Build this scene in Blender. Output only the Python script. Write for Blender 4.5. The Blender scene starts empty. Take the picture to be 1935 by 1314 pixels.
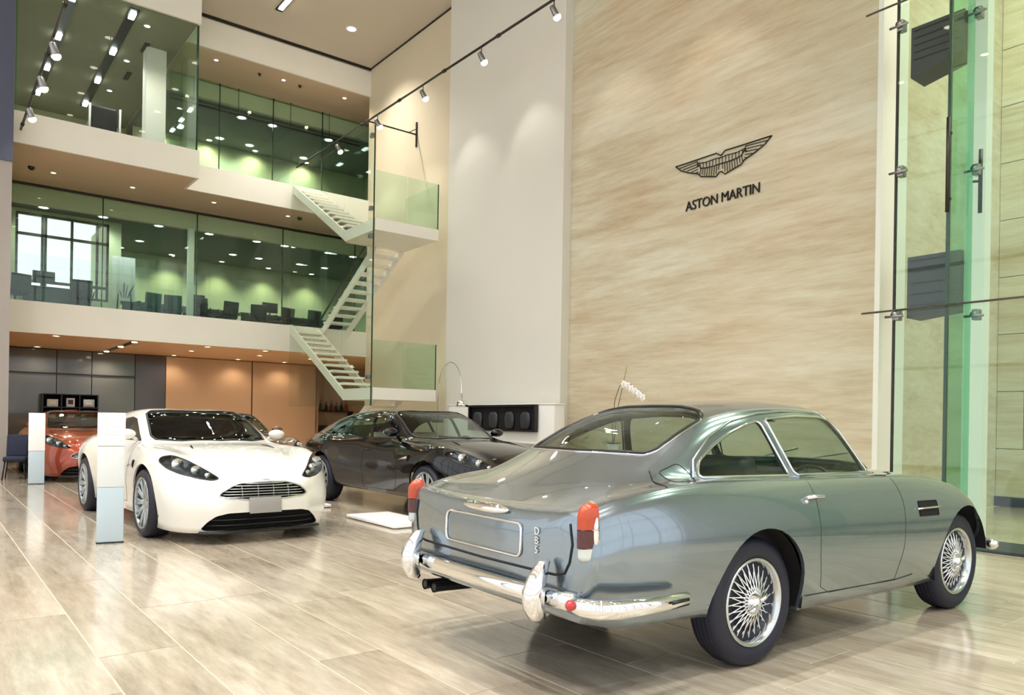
import bpy, bmesh, math, random
import numpy as np
from mathutils import Vector, Matrix
from mathutils.bvhtree import BVHTree
from mathutils.interpolate import poly_3d_calc

random.seed(7)
PI = math.pi
scene = bpy.context.scene
COL = scene.collection

# ------------------------------------------------------------------ camera
F_PX, CX, CY, ROLL, EYE = 1440.0, 967.0, 799.0, 0.0165, 1.25
YAW = math.atan(1117.0 / 1440.0)
cam_data = bpy.data.cameras.new('camera')
cam = bpy.data.objects.new('camera', cam_data)
COL.objects.link(cam)
cam_data.sensor_fit = 'HORIZONTAL'
cam_data.sensor_width = 36.0
cam_data.lens = F_PX * 36.0 / 1935.0
cam_data.shift_x = (967.5 - CX) / 1935.0
cam_data.shift_y = (CY - 657.0) / 1935.0
cam_data.clip_start = 0.05
cam_data.clip_end = 200
cam.matrix_world = (Matrix.Translation((0, 0, EYE)) @ Matrix.Rotation(-YAW, 4, 'Z')
                    @ Matrix.Rotation(PI / 2, 4, 'X') @ Matrix.Rotation(ROLL, 4, 'Z'))
scene.camera = cam

# ------------------------------------------------------------------ world: overcast daylight outside the glazing
world = bpy.data.worlds.new('overcast_sky')
scene.world = world
world.use_nodes = True
_bg = world.node_tree.nodes['Background']
_bg.inputs[0].default_value = (0.93, 0.97, 1.0, 1)
_bg.inputs[1].default_value = 1.35

# ------------------------------------------------------------------ exposure
vs = scene.view_settings
scene.display_settings.display_device = 'sRGB'
vs.view_transform = 'Standard'
vs.look = 'None'
vs.exposure = 0.31
vs.gamma = 1.0
vs.use_curve_mapping = False
scene.cycles.use_denoising = True
scene.cycles.max_bounces = 6
scene.cycles.diffuse_bounces = 3
scene.cycles.glossy_bounces = 3
scene.cycles.use_adaptive_sampling = True
scene.cycles.adaptive_threshold = 0.09
scene.cycles.adaptive_min_samples = 16
scene.cycles.transparent_max_bounces = 16
scene.cycles.sample_clamp_indirect = 6.0
scene.cycles.caustics_reflective = False
scene.cycles.caustics_refractive = False

LAMP = 1.0            # master level of the electric lamps

# ------------------------------------------------------------------ helpers
def lin(c):
    c = c / 255.0
    return c / 12.92 if c <= 0.04045 else ((c + 0.055) / 1.055) ** 2.4
def rgb(r, g, b):
    return (lin(r), lin(g), lin(b), 1.0)

class MB:
    """collects shapes; becomes one mesh"""
    def __init__(s):
        s.v = []; s.f = []; s.sm = []
    def _add(s, vs_, fs, smooth=False):
        o = len(s.v)
        s.v += [tuple(p) for p in vs_]
        for f in fs:
            s.f.append(tuple(i + o for i in f)); s.sm.append(smooth)
        return s
    def box(s, x0, x1, y0, y1, z0, z1, M=None):
        p = [(x0,y0,z0),(x1,y0,z0),(x1,y1,z0),(x0,y1,z0),(x0,y0,z1),(x1,y0,z1),(x1,y1,z1),(x0,y1,z1)]
        if M is not None: p = [M @ Vector(q) for q in p]
        return s._add(p, [(0,3,2,1),(4,5,6,7),(0,1,5,4),(1,2,6,5),(2,3,7,6),(3,0,4,7)])
    def bbox(s, x0, x1, y0, y1, z0, z1, b=0.02, M=None):
        """box with chamfered edges"""
        b = min(b, (x1-x0)/2.2, (y1-y0)/2.2, (z1-z0)/2.2)
        bm = bmesh.new()
        bmesh.ops.create_cube(bm, size=1)
        for q in bm.verts:
            q.co = Vector(((x0+x1)/2 + q.co.x*(x1-x0), (y0+y1)/2 + q.co.y*(y1-y0), (z0+z1)/2 + q.co.z*(z1-z0)))
        bmesh.ops.bevel(bm, geom=list(bm.edges), offset=b, segments=2, profile=0.6, affect='EDGES')
        if M is not None: bmesh.ops.transform(bm, matrix=M, verts=bm.verts)
        bm.verts.index_update()
        s._add([q.co[:] for q in bm.verts], [[q.index for q in f.verts] for f in bm.faces], True)
        bm.free(); return s
    def prism(s, pts, axis, a, b, M=None):
        """closed outline (2D) swept along an axis. axis x: pts=(y,z); y: (x,z); z: (x,y)"""
        n = len(pts)
        def P(p, t):
            return {'x': (t, p[0], p[1]), 'y': (p[0], t, p[1]), 'z': (p[0], p[1], t)}[axis]
        v = [P(p, a) for p in pts] + [P(p, b) for p in pts]
        if M is not None: v = [M @ Vector(q) for q in v]
        area = sum(pts[i][0]*pts[(i+1)%n][1]-pts[(i+1)%n][0]*pts[i][1] for i in range(n))
        ccw = area > 0
        if axis == 'y': ccw = not ccw
        if b < a: ccw = not ccw
        lo = list(range(n)); hi = list(range(n, 2*n))
        fs = [lo[::-1], hi] if ccw else [lo, hi[::-1]]
        for i in range(n):
            j = (i+1) % n
            fs.append((i, j, n+j, n+i) if ccw else (i, n+i, n+j, j))
        return s._add(v, fs)
    def tube(s, pts, r, n=8, closed=False, cap=True, flat=1.0, up=None):
        """round bar along a polyline; r number or list; flat squashes along the second normal"""
        P = [Vector(p) for p in pts]; m = len(P)
        R = r if isinstance(r, (list, tuple)) else [r]*m
        vv = []; prev = None
        for i in range(m):
            if closed: t = P[(i+1)%m]-P[i-1]
            else: t = P[min(i+1,m-1)]-P[max(i-1,0)]
            if t.length < 1e-9: t = Vector((0,0,1))
            t.normalize()
            if prev is None:
                u = Vector(up) if up else (Vector((0,0,1)) if abs(t.z) < .9 else Vector((1,0,0)))
                a = u - t*u.dot(t); a.normalize()
            else:
                a = prev - t*prev.dot(t)
                if a.length < 1e-6: a = t.orthogonal()
                a.normalize()
            prev = a; b = t.cross(a)
            for k in range(n):
                th = 2*PI*k/n
                vv.append(P[i] + a*(R[i]*math.cos(th)) + b*(R[i]*flat*math.sin(th)))
        fs = []
        for i in range(m if closed else m-1):
            j = (i+1) % m
            for k in range(n):
                l = (k+1) % n
                fs.append((i*n+k, i*n+l, j*n+l, j*n+k))
        if cap and not closed:
            fs.append(tuple(range(n))[::-1]); fs.append(tuple((m-1)*n+k for k in range(n)))
        return s._add(vv, fs, True)
    def lathe(s, prof, n=24, M=None, smooth=True, close=False):
        """profile [(r, h)] turned about local z"""
        vv = []; m = len(prof)
        for (r, h) in prof:
            for k in range(n):
                th = 2*PI*k/n
                p = Vector((r*math.cos(th), r*math.sin(th), h))
                vv.append(M @ p if M is not None else p)
        fs = []
        for i in range(m-1 + (1 if close else 0)):
            j = (i+1) % m
            for k in range(n):
                l = (k+1) % n
                fs.append((i*n+k, i*n+l, j*n+l, j*n+k))
        if not close:
            if prof[0][0] > 1e-6: fs.append(tuple(range(n))[::-1])
            if prof[-1][0] > 1e-6: fs.append(tuple((m-1)*n+k for k in range(n)))
        return s._add(vv, fs, smooth)
    def ball(s, c, rx, ry=None, rz=None, n=16, m=10, M=None):
        ry = rx if ry is None else ry; rz = rx if rz is None else rz
        vv = []; fs = []
        for i in range(m+1):
            ph = PI*i/m
            for k in range(n):
                th = 2*PI*k/n
                p = Vector((rx*math.sin(ph)*math.cos(th), ry*math.sin(ph)*math.sin(th), -rz*math.cos(ph)))
                if M is not None: p = M @ p
                vv.append(Vector(c)+p)
        for i in range(m):
            for k in range(n):
                l = (k+1) % n
                fs.append((i*n+k, i*n+l, (i+1)*n+l, (i+1)*n+k))
        return s._add(vv, fs, True)
    def grid(s, rows, smooth=True):
        n = len(rows[0]); m = len(rows)
        fs = [(i*n+k, i*n+k+1, (i+1)*n+k+1, (i+1)*n+k) for i in range(m-1) for k in range(n-1)]
        return s._add([p for r in rows for p in r], fs, smooth)
    def mesh(s, name='mesh'):
        me = bpy.data.meshes.new(name)
        me.from_pydata([tuple(p) for p in s.v], [], s.f)
        me.polygons.foreach_set('use_smooth', s.sm)
        bm = bmesh.new(); bm.from_mesh(me)
        bmesh.ops.remove_doubles(bm, verts=bm.verts, dist=1e-6)
        bm.to_mesh(me); bm.free()
        me.update()
        return me

def obj(name, geo, mat=None, parent=None, loc=None):
    me = geo.mesh(name) if isinstance(geo, MB) else geo
    o = bpy.data.objects.new(name, me)
    COL.objects.link(o)
    if mat is not None:
        if len(me.materials) == 0: me.materials.append(mat)
        elif me.materials[0] is not mat:
            o.material_slots[0].link = 'OBJECT'; o.material_slots[0].material = mat
    if parent is not None: o.parent = parent
    if loc is not None: o.location = loc
    return o
def tag(o, label, cat=None, group=None, kind=None):
    if label: o['label'] = label
    if cat: o['category'] = cat
    if group: o['group'] = group
    if kind: o['kind'] = kind
    return o
def thing(name, label, cat, loc=(0,0,0), rotz=0.0, group=None):
    o = bpy.data.objects.new(name, None); COL.objects.link(o)
    o.empty_display_size = 0.1
    o.location = loc; o.rotation_euler = (0, 0, rotz)
    return tag(o, label, cat, group)
def struct(name, geo, mat, label=None, cat=None):
    o = obj(name, geo, mat); o['kind'] = 'structure'
    if label: o['label'] = label
    if cat: o['category'] = cat
    return o
def copy_tree(o, parent=None):
    c = o.copy(); COL.objects.link(c); c.parent = parent
    for ch in list(o.children): copy_tree(ch, c)
    return c
def box(x0, x1, y0, y1, z0, z1, b=0):
    m = MB()
    return m.bbox(x0, x1, y0, y1, z0, z1, b) if b else m.box(x0, x1, y0, y1, z0, z1)
ORD = ['first','second','third','fourth','fifth','sixth','seventh','eighth','ninth','tenth','eleventh','twelfth']

# ------------------------------------------------------------------ materials (all procedural)
def newmat(name):
    m = bpy.data.materials.new(name); m.use_nodes = True
    nt = m.node_tree
    return m, nt, nt.nodes['Principled BSDF'], nt.nodes['Material Output']
def pmat(name, col, rough=0.5, metal=0.0, coat=0.0, spec=0.5, emit=None, estr=0.0, bump=0.0, bscale=60.0, var=0.0, vscale=3.0):
    m, nt, b, out = newmat(name)
    b.inputs['Base Color'].default_value = col
    b.inputs['Roughness'].default_value = rough
    b.inputs['Metallic'].default_value = metal
    b.inputs['Coat Weight'].default_value = coat
    b.inputs['Coat Roughness'].default_value = 0.03
    b.inputs['Specular IOR Level'].default_value = spec
    if emit is not None:
        b.inputs['Emission Color'].default_value = emit
        b.inputs['Emission Strength'].default_value = estr
    tc = nt.nodes.new('ShaderNodeTexCoord')
    if var:
        n = nt.nodes.new('ShaderNodeTexNoise'); n.inputs['Scale'].default_value = vscale; n.inputs['Detail'].default_value = 4
        nt.links.new(tc.outputs['Object'], n.inputs['Vector'])
        h = nt.nodes.new('ShaderNodeHueSaturation'); h.inputs['Color'].default_value = col
        mr = nt.nodes.new('ShaderNodeMapRange'); mr.inputs['To Min'].default_value = 1-var; mr.inputs['To Max'].default_value = 1+var
        nt.links.new(n.outputs['Fac'], mr.inputs['Value']); nt.links.new(mr.outputs[0], h.inputs['Value'])
        nt.links.new(h.outputs[0], b.inputs['Base Color'])
    if bump:
        n = nt.nodes.new('ShaderNodeTexNoise'); n.inputs['Scale'].default_value = bscale; n.inputs['Detail'].default_value = 3
        nt.links.new(tc.outputs['Object'], n.inputs['Vector'])
        bp = nt.nodes.new('ShaderNodeBump'); bp.inputs['Strength'].default_value = bump; bp.inputs['Distance'].default_value = 0.01
        nt.links.new(n.outputs['Fac'], bp.inputs['Height']); nt.links.new(bp.outputs[0], b.inputs['Normal'])
    return m
def glassmat(name, tint, refl=1.0, rough=0.0):
    """thin architectural / car glass: tinted see-through plus fresnel reflection"""
    m = bpy.data.materials.new(name); m.use_nodes = True; nt = m.node_tree
    nt.nodes.remove(nt.nodes['Principled BSDF']); out = nt.nodes['Material Output']
    t = nt.nodes.new('ShaderNodeBsdfTransparent'); t.inputs[0].default_value = tint
    g = nt.nodes.new('ShaderNodeBsdfGlossy'); g.inputs['Roughness'].default_value = rough
    fr = nt.nodes.new('ShaderNodeLayerWeight'); fr.inputs['Blend'].default_value = 0.5      # facing = 1 - |n.v|, same on both faces
    pw = nt.nodes.new('ShaderNodeMath'); pw.operation = 'POWER'; pw.inputs[1].default_value = 5.0
    mu = nt.nodes.new('ShaderNodeMath'); mu.operation = 'MULTIPLY_ADD'; mu.inputs[1].default_value = 0.9*refl; mu.inputs[2].default_value = 0.035*refl; mu.use_clamp = True
    nt.links.new(fr.outputs['Facing'], pw.inputs[0])
    mx = nt.nodes.new('ShaderNodeMixShader')
    nt.links.new(pw.outputs[0], mu.inputs[0]); nt.links.new(mu.outputs[0], mx.inputs[0])
    nt.links.new(t.outputs[0], mx.inputs[1]); nt.links.new(g.outputs[0], mx.inputs[2])
    nt.links.new(mx.outputs[0], out.inputs['Surface'])
    return m
def stonemat(name, c0, c1, c2, stretch, scale, rough=0.35, coat=0.0, randomise=0.0, pits=True, rot=0.0, use_random=False, patch=False):
    """travertine: long drawn-out veins, fine grain, pits"""
    m, nt, b, out = newmat(name)
    tc = nt.nodes.new('ShaderNodeTexCoord')
    geo = nt.nodes.new('ShaderNodeNewGeometry')
    mp = nt.nodes.new('ShaderNodeMapping'); mp.inputs['Scale'].default_value = stretch; mp.inputs['Rotation'].default_value = (rot, 0, 0)
    src = geo.outputs['Position']
    oi = nt.nodes.new('ShaderNodeObjectInfo')
    if use_random:
        ml = nt.nodes.new('ShaderNodeVectorMath'); ml.operation = 'MULTIPLY_ADD'
        ml.inputs[1].default_value = (1, 1, 1)
        cm = nt.nodes.new('ShaderNodeCombineXYZ')
        mm = nt.nodes.new('ShaderNodeMath'); mm.operation = 'MULTIPLY'; mm.inputs[1].default_value = 37.0
        nt.links.new(oi.outputs['Random'], mm.inputs[0]); nt.links.new(mm.outputs[0], cm.inputs[2])
        nt.links.new(src, ml.inputs[0]); nt.links.new(cm.outputs[0], ml.inputs[2])
        src = ml.outputs[0]
    nt.links.new(src, mp.inputs['Vector'])
    n1 = nt.nodes.new('ShaderNodeTexNoise'); n1.inputs['Scale'].default_value = scale; n1.inputs['Detail'].default_value = 6; n1.inputs['Roughness'].default_value = 0.62; n1.inputs['Distortion'].default_value = 0.35
    n2 = nt.nodes.new('ShaderNodeTexNoise'); n2.inputs['Scale'].default_value = scale*5.5; n2.inputs['Detail'].default_value = 4; n2.inputs['Roughness'].default_value = 0.7
    nt.links.new(mp.outputs[0], n1.inputs['Vector']); nt.links.new(mp.outputs[0], n2.inputs['Vector'])
    add = nt.nodes.new('ShaderNodeMath'); add.operation = 'MULTIPLY_ADD'; add.inputs[1].default_value = 0.45
    nt.links.new(n2.outputs['Fac'], add.inputs[0]); 
    s1 = nt.nodes.new('ShaderNodeMath'); s1.operation = 'MULTIPLY'; s1.inputs[1].default_value = 0.62
    nt.links.new(n1.outputs['Fac'], s1.inputs[0]); nt.links.new(s1.outputs[0], add.inputs[2])
    cr = nt.nodes.new('ShaderNodeValToRGB')
    e = cr.color_ramp.elements
    e[0].position = 0.36; e[0].color = c0
    e[1].position = 0.70; e[1].color = c2
    k = e.new(0.53); k.color = c1
    nt.links.new(add.outputs[0], cr.inputs[0])
    colout = cr.outputs[0]
    if patch:                                   # broad warm and grey-green clouds in the stone
        n3 = nt.nodes.new('ShaderNodeTexNoise'); n3.inputs['Scale'].default_value = 0.42; n3.inputs['Detail'].default_value = 3
        nt.links.new(geo.outputs['Position'], n3.inputs['Vector'])
        r3 = nt.nodes.new('ShaderNodeValToRGB'); r3.color_ramp.elements[0].position = 0.38; r3.color_ramp.elements[1].position = 0.62
        r3.color_ramp.elements[0].color = (0.99, 0.93, 0.85, 1); r3.color_ramp.elements[1].color = (0.98, 1.0, 0.96, 1)
        mx3 = nt.nodes.new('ShaderNodeMix'); mx3.data_type = 'RGBA'; mx3.blend_type = 'MULTIPLY'; mx3.inputs[0].default_value = 1.0
        nt.links.new(n3.outputs['Fac'], r3.inputs[0]); nt.links.new(colout, mx3.inputs[6]); nt.links.new(r3.outputs[0], mx3.inputs[7])
        colout = mx3.outputs[2]
    if randomise:
        h = nt.nodes.new('ShaderNodeHueSaturation')
        mr = nt.nodes.new('ShaderNodeMapRange'); mr.inputs['To Min'].default_value = 1-randomise; mr.inputs['To Max'].default_value = 1+randomise*0.6
        nt.links.new(oi.outputs['Random'], mr.inputs['Value']); nt.links.new(mr.outputs[0], h.inputs['Value'])
        nt.links.new(colout, h.inputs['Color']); colout = h.outputs[0]
    nt.links.new(colout, b.inputs['Base Color'])
    b.inputs['Roughness'].default_value = rough
    b.inputs['Coat Weight'].default_value = coat; b.inputs['Coat Roughness'].default_value = 0.12
    bp = nt.nodes.new('ShaderNodeBump'); bp.inputs['Strength'].default_value = 0.12 if pits else 0.04; bp.inputs['Distance'].default_value = 0.01
    nt.links.new(n2.outputs['Fac'], bp.inputs['Height']); nt.links.new(bp.outputs[0], b.inputs['Normal'])
    return m

M = {}
M['travertine'] = stonemat('travertine_wall', rgb(192,173,144), rgb(212,202,179), rgb(226,221,206), (0.55, 0.19, 1.7), 1.3, rough=0.45, rot=0.07, patch=True)
M['plank'] = stonemat('travertine_floor', rgb(148,136,119), rgb(181,169,151), rgb(204,196,182), (2.6, 0.38, 1.0), 1.25, rough=0.15, coat=0.4, randomise=0.09, pits=False, use_random=True)
M['floorbase'] = pmat('floor_joint_mortar', rgb(206,194,172), 0.4, var=0.06)
M['plaster'] = pmat('warm_plaster', rgb(224,210,184), 0.7, var=0.03, vscale=0.6)
M['column'] = pmat('pale_column_render', rgb(228,225,216), 0.6, var=0.025, vscale=0.7)
M['fascia'] = pmat('ivory_fascia_paint', rgb(245,241,230), 0.5, var=0.03, vscale=2.0)
M['ceiling'] = pmat('buff_ceiling_paint', rgb(208,196,180), 0.75, var=0.03, vscale=0.5)
M['soffit'] = pmat('warm_lit_soffit_paint', rgb(226,196,164), 0.7, var=0.03, vscale=0.8)  # tint of the warm light is put into this soffit colour
M['soffit0'] = pmat('warm_lit_ground_soffit', rgb(218,180,144), 0.6, var=0.03, vscale=0.8)  # orange cast of the warm lamps is painted into the ground floor soffit
M['warm_lit_panel'] = pmat('warm_lit_wood_panel', rgb(210,176,144), 0.5, var=0.06, vscale=1.2)  # panel colour includes the orange cast of the warm lamps
M['white'] = pmat('white_paint', rgb(244,244,240), 0.4, var=0.02)
M['jamb'] = pmat('white_jamb', rgb(245,244,236), 0.5, var=0.02)
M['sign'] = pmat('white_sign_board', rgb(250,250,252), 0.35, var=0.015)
M['sign_grey'] = pmat('pale_grey_sign_board', rgb(222,228,232), 0.3, var=0.02)
M['sign_blue'] = pmat('blue_grey_sign_board', rgb(188,206,218), 0.25, var=0.03)
M['palegrey'] = pmat('pale_grey_pier_render', rgb(168,160,154), 0.6, var=0.05)
M['bluegrey'] = pmat('blue_grey_metal_cladding', rgb(84,90,112), 0.35, 0.3, var=0.05)
M['steel'] = pmat('brushed_steel', rgb(150,150,150), 0.3, 1.0, bump=0.02)
M['dark_steel'] = pmat('dark_bronze_steel', rgb(66,62,56), 0.4, 0.8, bump=0.02)
M['chrome'] = pmat('chrome', rgb(232,234,236), 0.05, 1.0)
M['chrome_soft'] = pmat('satin_chrome', rgb(205,210,212), 0.2, 1.0)
M['black'] = pmat('black_plastic', rgb(17,17,20), 0.35, bump=0.02)
M['void'] = pmat('black_lining', rgb(9,9,11), 0.9)
M['gap'] = pmat('panel_gap_shadow', rgb(20,24,26), 0.8)
M['rubber'] = pmat('tyre_rubber', rgb(25,27,44), 0.55, bump=0.05, bscale=90)
M['letter'] = pmat('black_letter_metal', rgb(38,35,32), 0.45, 0.4, bump=0.02)
M['glass'] = glassmat('green_tinted_glass', (0.86, 0.955, 0.90, 1), 0.75)
M['glass_clear'] = glassmat('pale_green_glass', (0.94, 0.98, 0.95, 1), 0.6)
M['glass_deep'] = glassmat('deep_green_glass', (0.62, 0.88, 0.76, 1), 0.8)
M['glass_edge'] = pmat('dark_green_glass_edge', rgb(18,62,44), 0.15, spec=0.7)
M['glass_grey'] = pmat('grey_back_painted_glass', rgb(104,106,108), 0.08, spec=0.55, var=0.10, vscale=0.9)
M['glass_grey2'] = pmat('dark_grey_back_painted_glass', rgb(84,80,86), 0.12, spec=0.5, var=0.06, vscale=0.9)
M['carglass'] = glassmat('car_window_glass', (0.82, 0.89, 0.86, 1), 0.9)
M['carglass_dark'] = glassmat('dark_car_window_glass', (0.40, 0.42, 0.46, 1), 0.8)
M['lampglass'] = glassmat('clear_lamp_glass', (0.9, 0.93, 0.95, 1), 1.0)
M['silver'] = pmat('silver_birch_car_paint', rgb(136,149,159), 0.20, 0.85, coat=1.0, var=0.02, vscale=6)
M['whitecar'] = pmat('pearl_white_car_paint', rgb(226,225,219), 0.35, 0.0, coat=1.0, var=0.01)
M['blackcar'] = pmat('black_car_paint', rgb(7,6,11), 0.12, 0.0, coat=0.5, spec=0.3, var=0.05)
M['orangecar'] = pmat('burnt_orange_car_paint', rgb(150,56,20), 0.3, 0.45, coat=1.0, var=0.02)
M['bronzecar'] = pmat('bronze_car_paint', rgb(122,88,70), 0.3, 0.5, coat=1.0, var=0.02)
M['amber'] = pmat('amber_lens', rgb(176,58,4), 0.25, coat=0.25, spec=0.7, var=0.15, vscale=40)
M['red'] = pmat('red_lens', rgb(70,6,18), 0.2, coat=0.25, spec=0.7, var=0.15, vscale=40)
M['redlamp'] = pmat('bright_red_reflector', rgb(190,26,34), 0.15, coat=1.0)
M['clearlens'] = pmat('clear_ribbed_lens', rgb(196,204,204), 0.15, 0.3, coat=1.0, var=0.2, vscale=60)
M['leather_dark'] = pmat('black_leather', rgb(26,24,30), 0.5, bump=0.05, bscale=80)
M['leather_tan'] = pmat('cream_leather', rgb(196,180,148), 0.5, bump=0.05, bscale=80)
M['leather_red'] = pmat('oxblood_leather', rgb(74,40,44), 0.5, bump=0.05, bscale=80)
M['plate_grey'] = pmat('blank_grey_plate', rgb(150,148,146), 0.5, var=0.04, vscale=8)
M['lamp_inner'] = pmat('silvered_lamp_housing', rgb(128,132,134), 0.25, 0.8)
M['alloy'] = pmat('silver_alloy', rgb(170,178,182), 0.3, 0.75)
M['greenwall'] = pmat('sage_green_wall', rgb(196,198,164), 0.7, var=0.08, vscale=0.7)
M['darkceil'] = pmat('slate_ceiling', rgb(118,124,122), 0.8, var=0.04)
M['oliveceil'] = pmat('olive_ceiling', rgb(150,148,124), 0.8, var=0.04)
M['darkfloor'] = pmat('dark_carpet', rgb(58,58,60), 0.9, bump=0.1, bscale=120)
M['desk'] = pmat('dark_desk_laminate', rgb(44,48,54), 0.4, var=0.05)
M['paper'] = pmat('white_print', rgb(236,234,240), 0.6, var=0.02)
M['redprint'] = pmat('red_print', rgb(150,40,40), 0.5, var=0.1, vscale=12)
M['mat_dark'] = pmat('charcoal_entrance_mat', rgb(58,60,66), 0.8, bump=0.2, bscale=150)
M['greyboard'] = pmat('dark_grey_speaker_box', rgb(66,64,72), 0.55, var=0.05)
M['petal'] = pmat('white_petal', rgb(248,244,240), 0.5, var=0.02)
M['stem'] = pmat('olive_stem', rgb(84,82,52), 0.6, var=0.1, vscale=20)
M['lamp_on'] = pmat('lit_lamp_lens', rgb(255,244,220), 0.4, emit=(1.0, 0.90, 0.72, 1), estr=14.0)
M['lamp_on_cool'] = pmat('lit_cool_lamp_lens', rgb(250,252,255), 0.4, emit=(0.93, 1.0, 0.97, 1), estr=12.0)
M['lamp_on_warm'] = pmat('lit_warm_lamp_lens', rgb(255,230,190), 0.4, emit=(1.0, 0.78, 0.48, 1), estr=14.0)
for _n in ('lamp_on', 'lamp_on_cool', 'lamp_on_warm'): M[_n].cycles.emission_sampling = 'NONE'

# ================================================================== THE BUILDING
XW, YF, Z1, Z2, ZC = 10.0, 19.7, 3.75, 7.5, 11.25      # stone wall, gallery edge, first floor, second floor, main ceiling

# ---- floor: mortar bed with travertine planks laid along the hall
floor = struct('floor', box(-8.2, 16, -9.2, 27.4, -0.30, -0.003), M['floorbase'], 'polished beige travertine plank floor of the showroom', 'floor')
xs = [2.0]
for w in (0.42, 0.50, 0.36, 0.46, 0.40, 0.52, 0.38, 0.46, 0.50, 0.36, 0.44, 0.48, 0.40, 0.46, 0.42): xs.append(xs[-1] + w)
left = [2.0]
for w in (0.36, 0.50, 0.40, 0.46, 0.42, 0.50): left.append(left[-1] - w)
xs = sorted(set(left + [x for x in xs if x < 8.62])); xs[-1] = 8.6
for i in range(len(xs) - 1):
    y = 0.6 - random.random() * 1.5 if i != 3 else 0.0
    while y < 24.0:
        L = random.choice((1.7, 1.9, 2.1, 2.3))
        y1 = min(y + L, 24.0)
        obj('plank', box(xs[i] + 0.005, xs[i+1] - 0.005, y + 0.004, y1 - 0.004, -0.02, 0.0), M['plank'], floor)
        y = y1
struct('floor_margin', box(-8, 0.0 + xs[0] - 0.01, -9, 24, -0.02, 0.0), M['plank'], 'beige stone floor beside the pier', 'floor')
struct('floor_entrance', box(9.42, 14.2, -9, 5.0, -0.02, 0.0), M['plank'], 'beige stone floor beyond the entrance glazing', 'floor')

# ---- main ceiling, walls
struct('ceiling', box(-8.2, 16, -9.2, 27.4, ZC, ZC + 0.3), M['ceiling'], 'buff ceiling high over the hall', 'ceiling')
struct('wall_right', box(XW, XW + 0.7, 5.07, 11.2, 0, ZC), M['travertine'], 'tall travertine wall carrying the winged emblem', 'wall')
struct('trim_1', box(XW, XW + 0.7, 5.0, 5.07, 0, ZC), M['jamb'], 'white end face of the travertine wall by the entrance glass', 'trim')
struct('wall_column', box(XW - 0.2, XW + 0.7, 11.12, 15.23, 0, ZC), M['column'], 'broad pale full height column left of the travertine wall', 'column')
struct('wall_side', box(XW, XW + 0.7, 15.23, YF + 0.06, 0, ZC), M['plaster'], 'beige plaster wall behind the glass staircase', 'wall')
wl_ = struct('wall_left', box(0.1, 1.38, 18.2, 19.3, 0, ZC), M['palegrey'], 'grey pier clad in blue grey metal above, at the left edge', 'wall')
obj('cladding', box(0.08, 1.39, 18.16, 18.2, 6.3, ZC), M['bluegrey'], wl_)
struct('wall_left_inner', box(1.2, 1.38, 19.3, 27.2, 0, ZC), M['plaster'])
struct('wall_back', box(4.3, 13.2, 27.0, 27.2, 0, ZC), M['greenwall'], 'sage green back wall of the upper offices', 'wall')
struct('wall_right_inner', box(13.0, 13.2, YF + 0.06, 27.0, 0, ZC), M['greenwall'])
struct('wall_return', box(XW + 0.7, 13.2, YF - 0.14, YF + 0.06, 0, ZC), M['plaster'])
struct('trim_2', MB().box(5.08, XW, YF - 0.05, YF, ZC - 0.05, ZC).box(XW - 0.03, XW, 15.23, YF - 0.05, ZC - 0.03, ZC), M['dark_steel'], 'dark shadow gap along the ceiling edge', 'trim')

# entrance bay: stone wall behind the glazing, with recessed course joints
ew = struct('wall_entrance', box(14.26, 14.6, -9, 5.1, 0, ZC), M['floorbase'], 'stone clad wall beyond the entrance glazing', 'wall')
zz = 0.0
k = 0
while zz < ZC - 0.1:
    z1 = min(zz + 0.95, ZC)
    yy = -3.0 + (0.7 if k % 2 else 0)
    while yy < 5.1:
        y1 = min(yy + 1.4, 5.1)
        obj('panel', box(14.2, 14.27, yy + 0.006, y1 - 0.006, zz + 0.006, z1 - 0.006), M['travertine'], ew)
        yy = y1
    zz = z1; k += 1
struct('wall_entrance_north', box(XW + 0.7, 14.6, 5.1, 5.3, 0, ZC), M['travertine'])
struct('baseboard_entrance', box(14.15, 14.2, -9, 5.1, 0, 0.16), M['bluegrey'])

# glazed street front behind and to the left of the camera: only frames, open to daylight
fr = MB()
for x in np.arange(-8, 14.3, 2.2): fr.box(x - 0.06, x + 0.06, -9.12, -8.98, 0, ZC)
for z in (0.05, 3.2, 6.4, 9.4): fr.box(-8.1, 14.3, -9.1, -9.0, z - 0.05, z + 0.05)
struct('window_1', fr, M['dark_steel'], 'tall glazed street front behind the hall', 'window')
fr = MB()
for y in np.arange(-9, 18.2, 2.7): fr.box(-8.1, -7.96, y - 0.06, y + 0.06, 0, ZC)
for z in (0.05, 3.2, 6.4, 9.4): fr.box(-8.1, -8.0, -9.1, 18.2, z - 0.05, z + 0.05)
struct('window_2', fr, M['dark_steel'], 'tall glazed side front left of the hall', 'window')
struct('wall_far_left', box(-8.2, 0.1, 18.3, 18.6, 0, ZC), M['plaster'])

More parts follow.
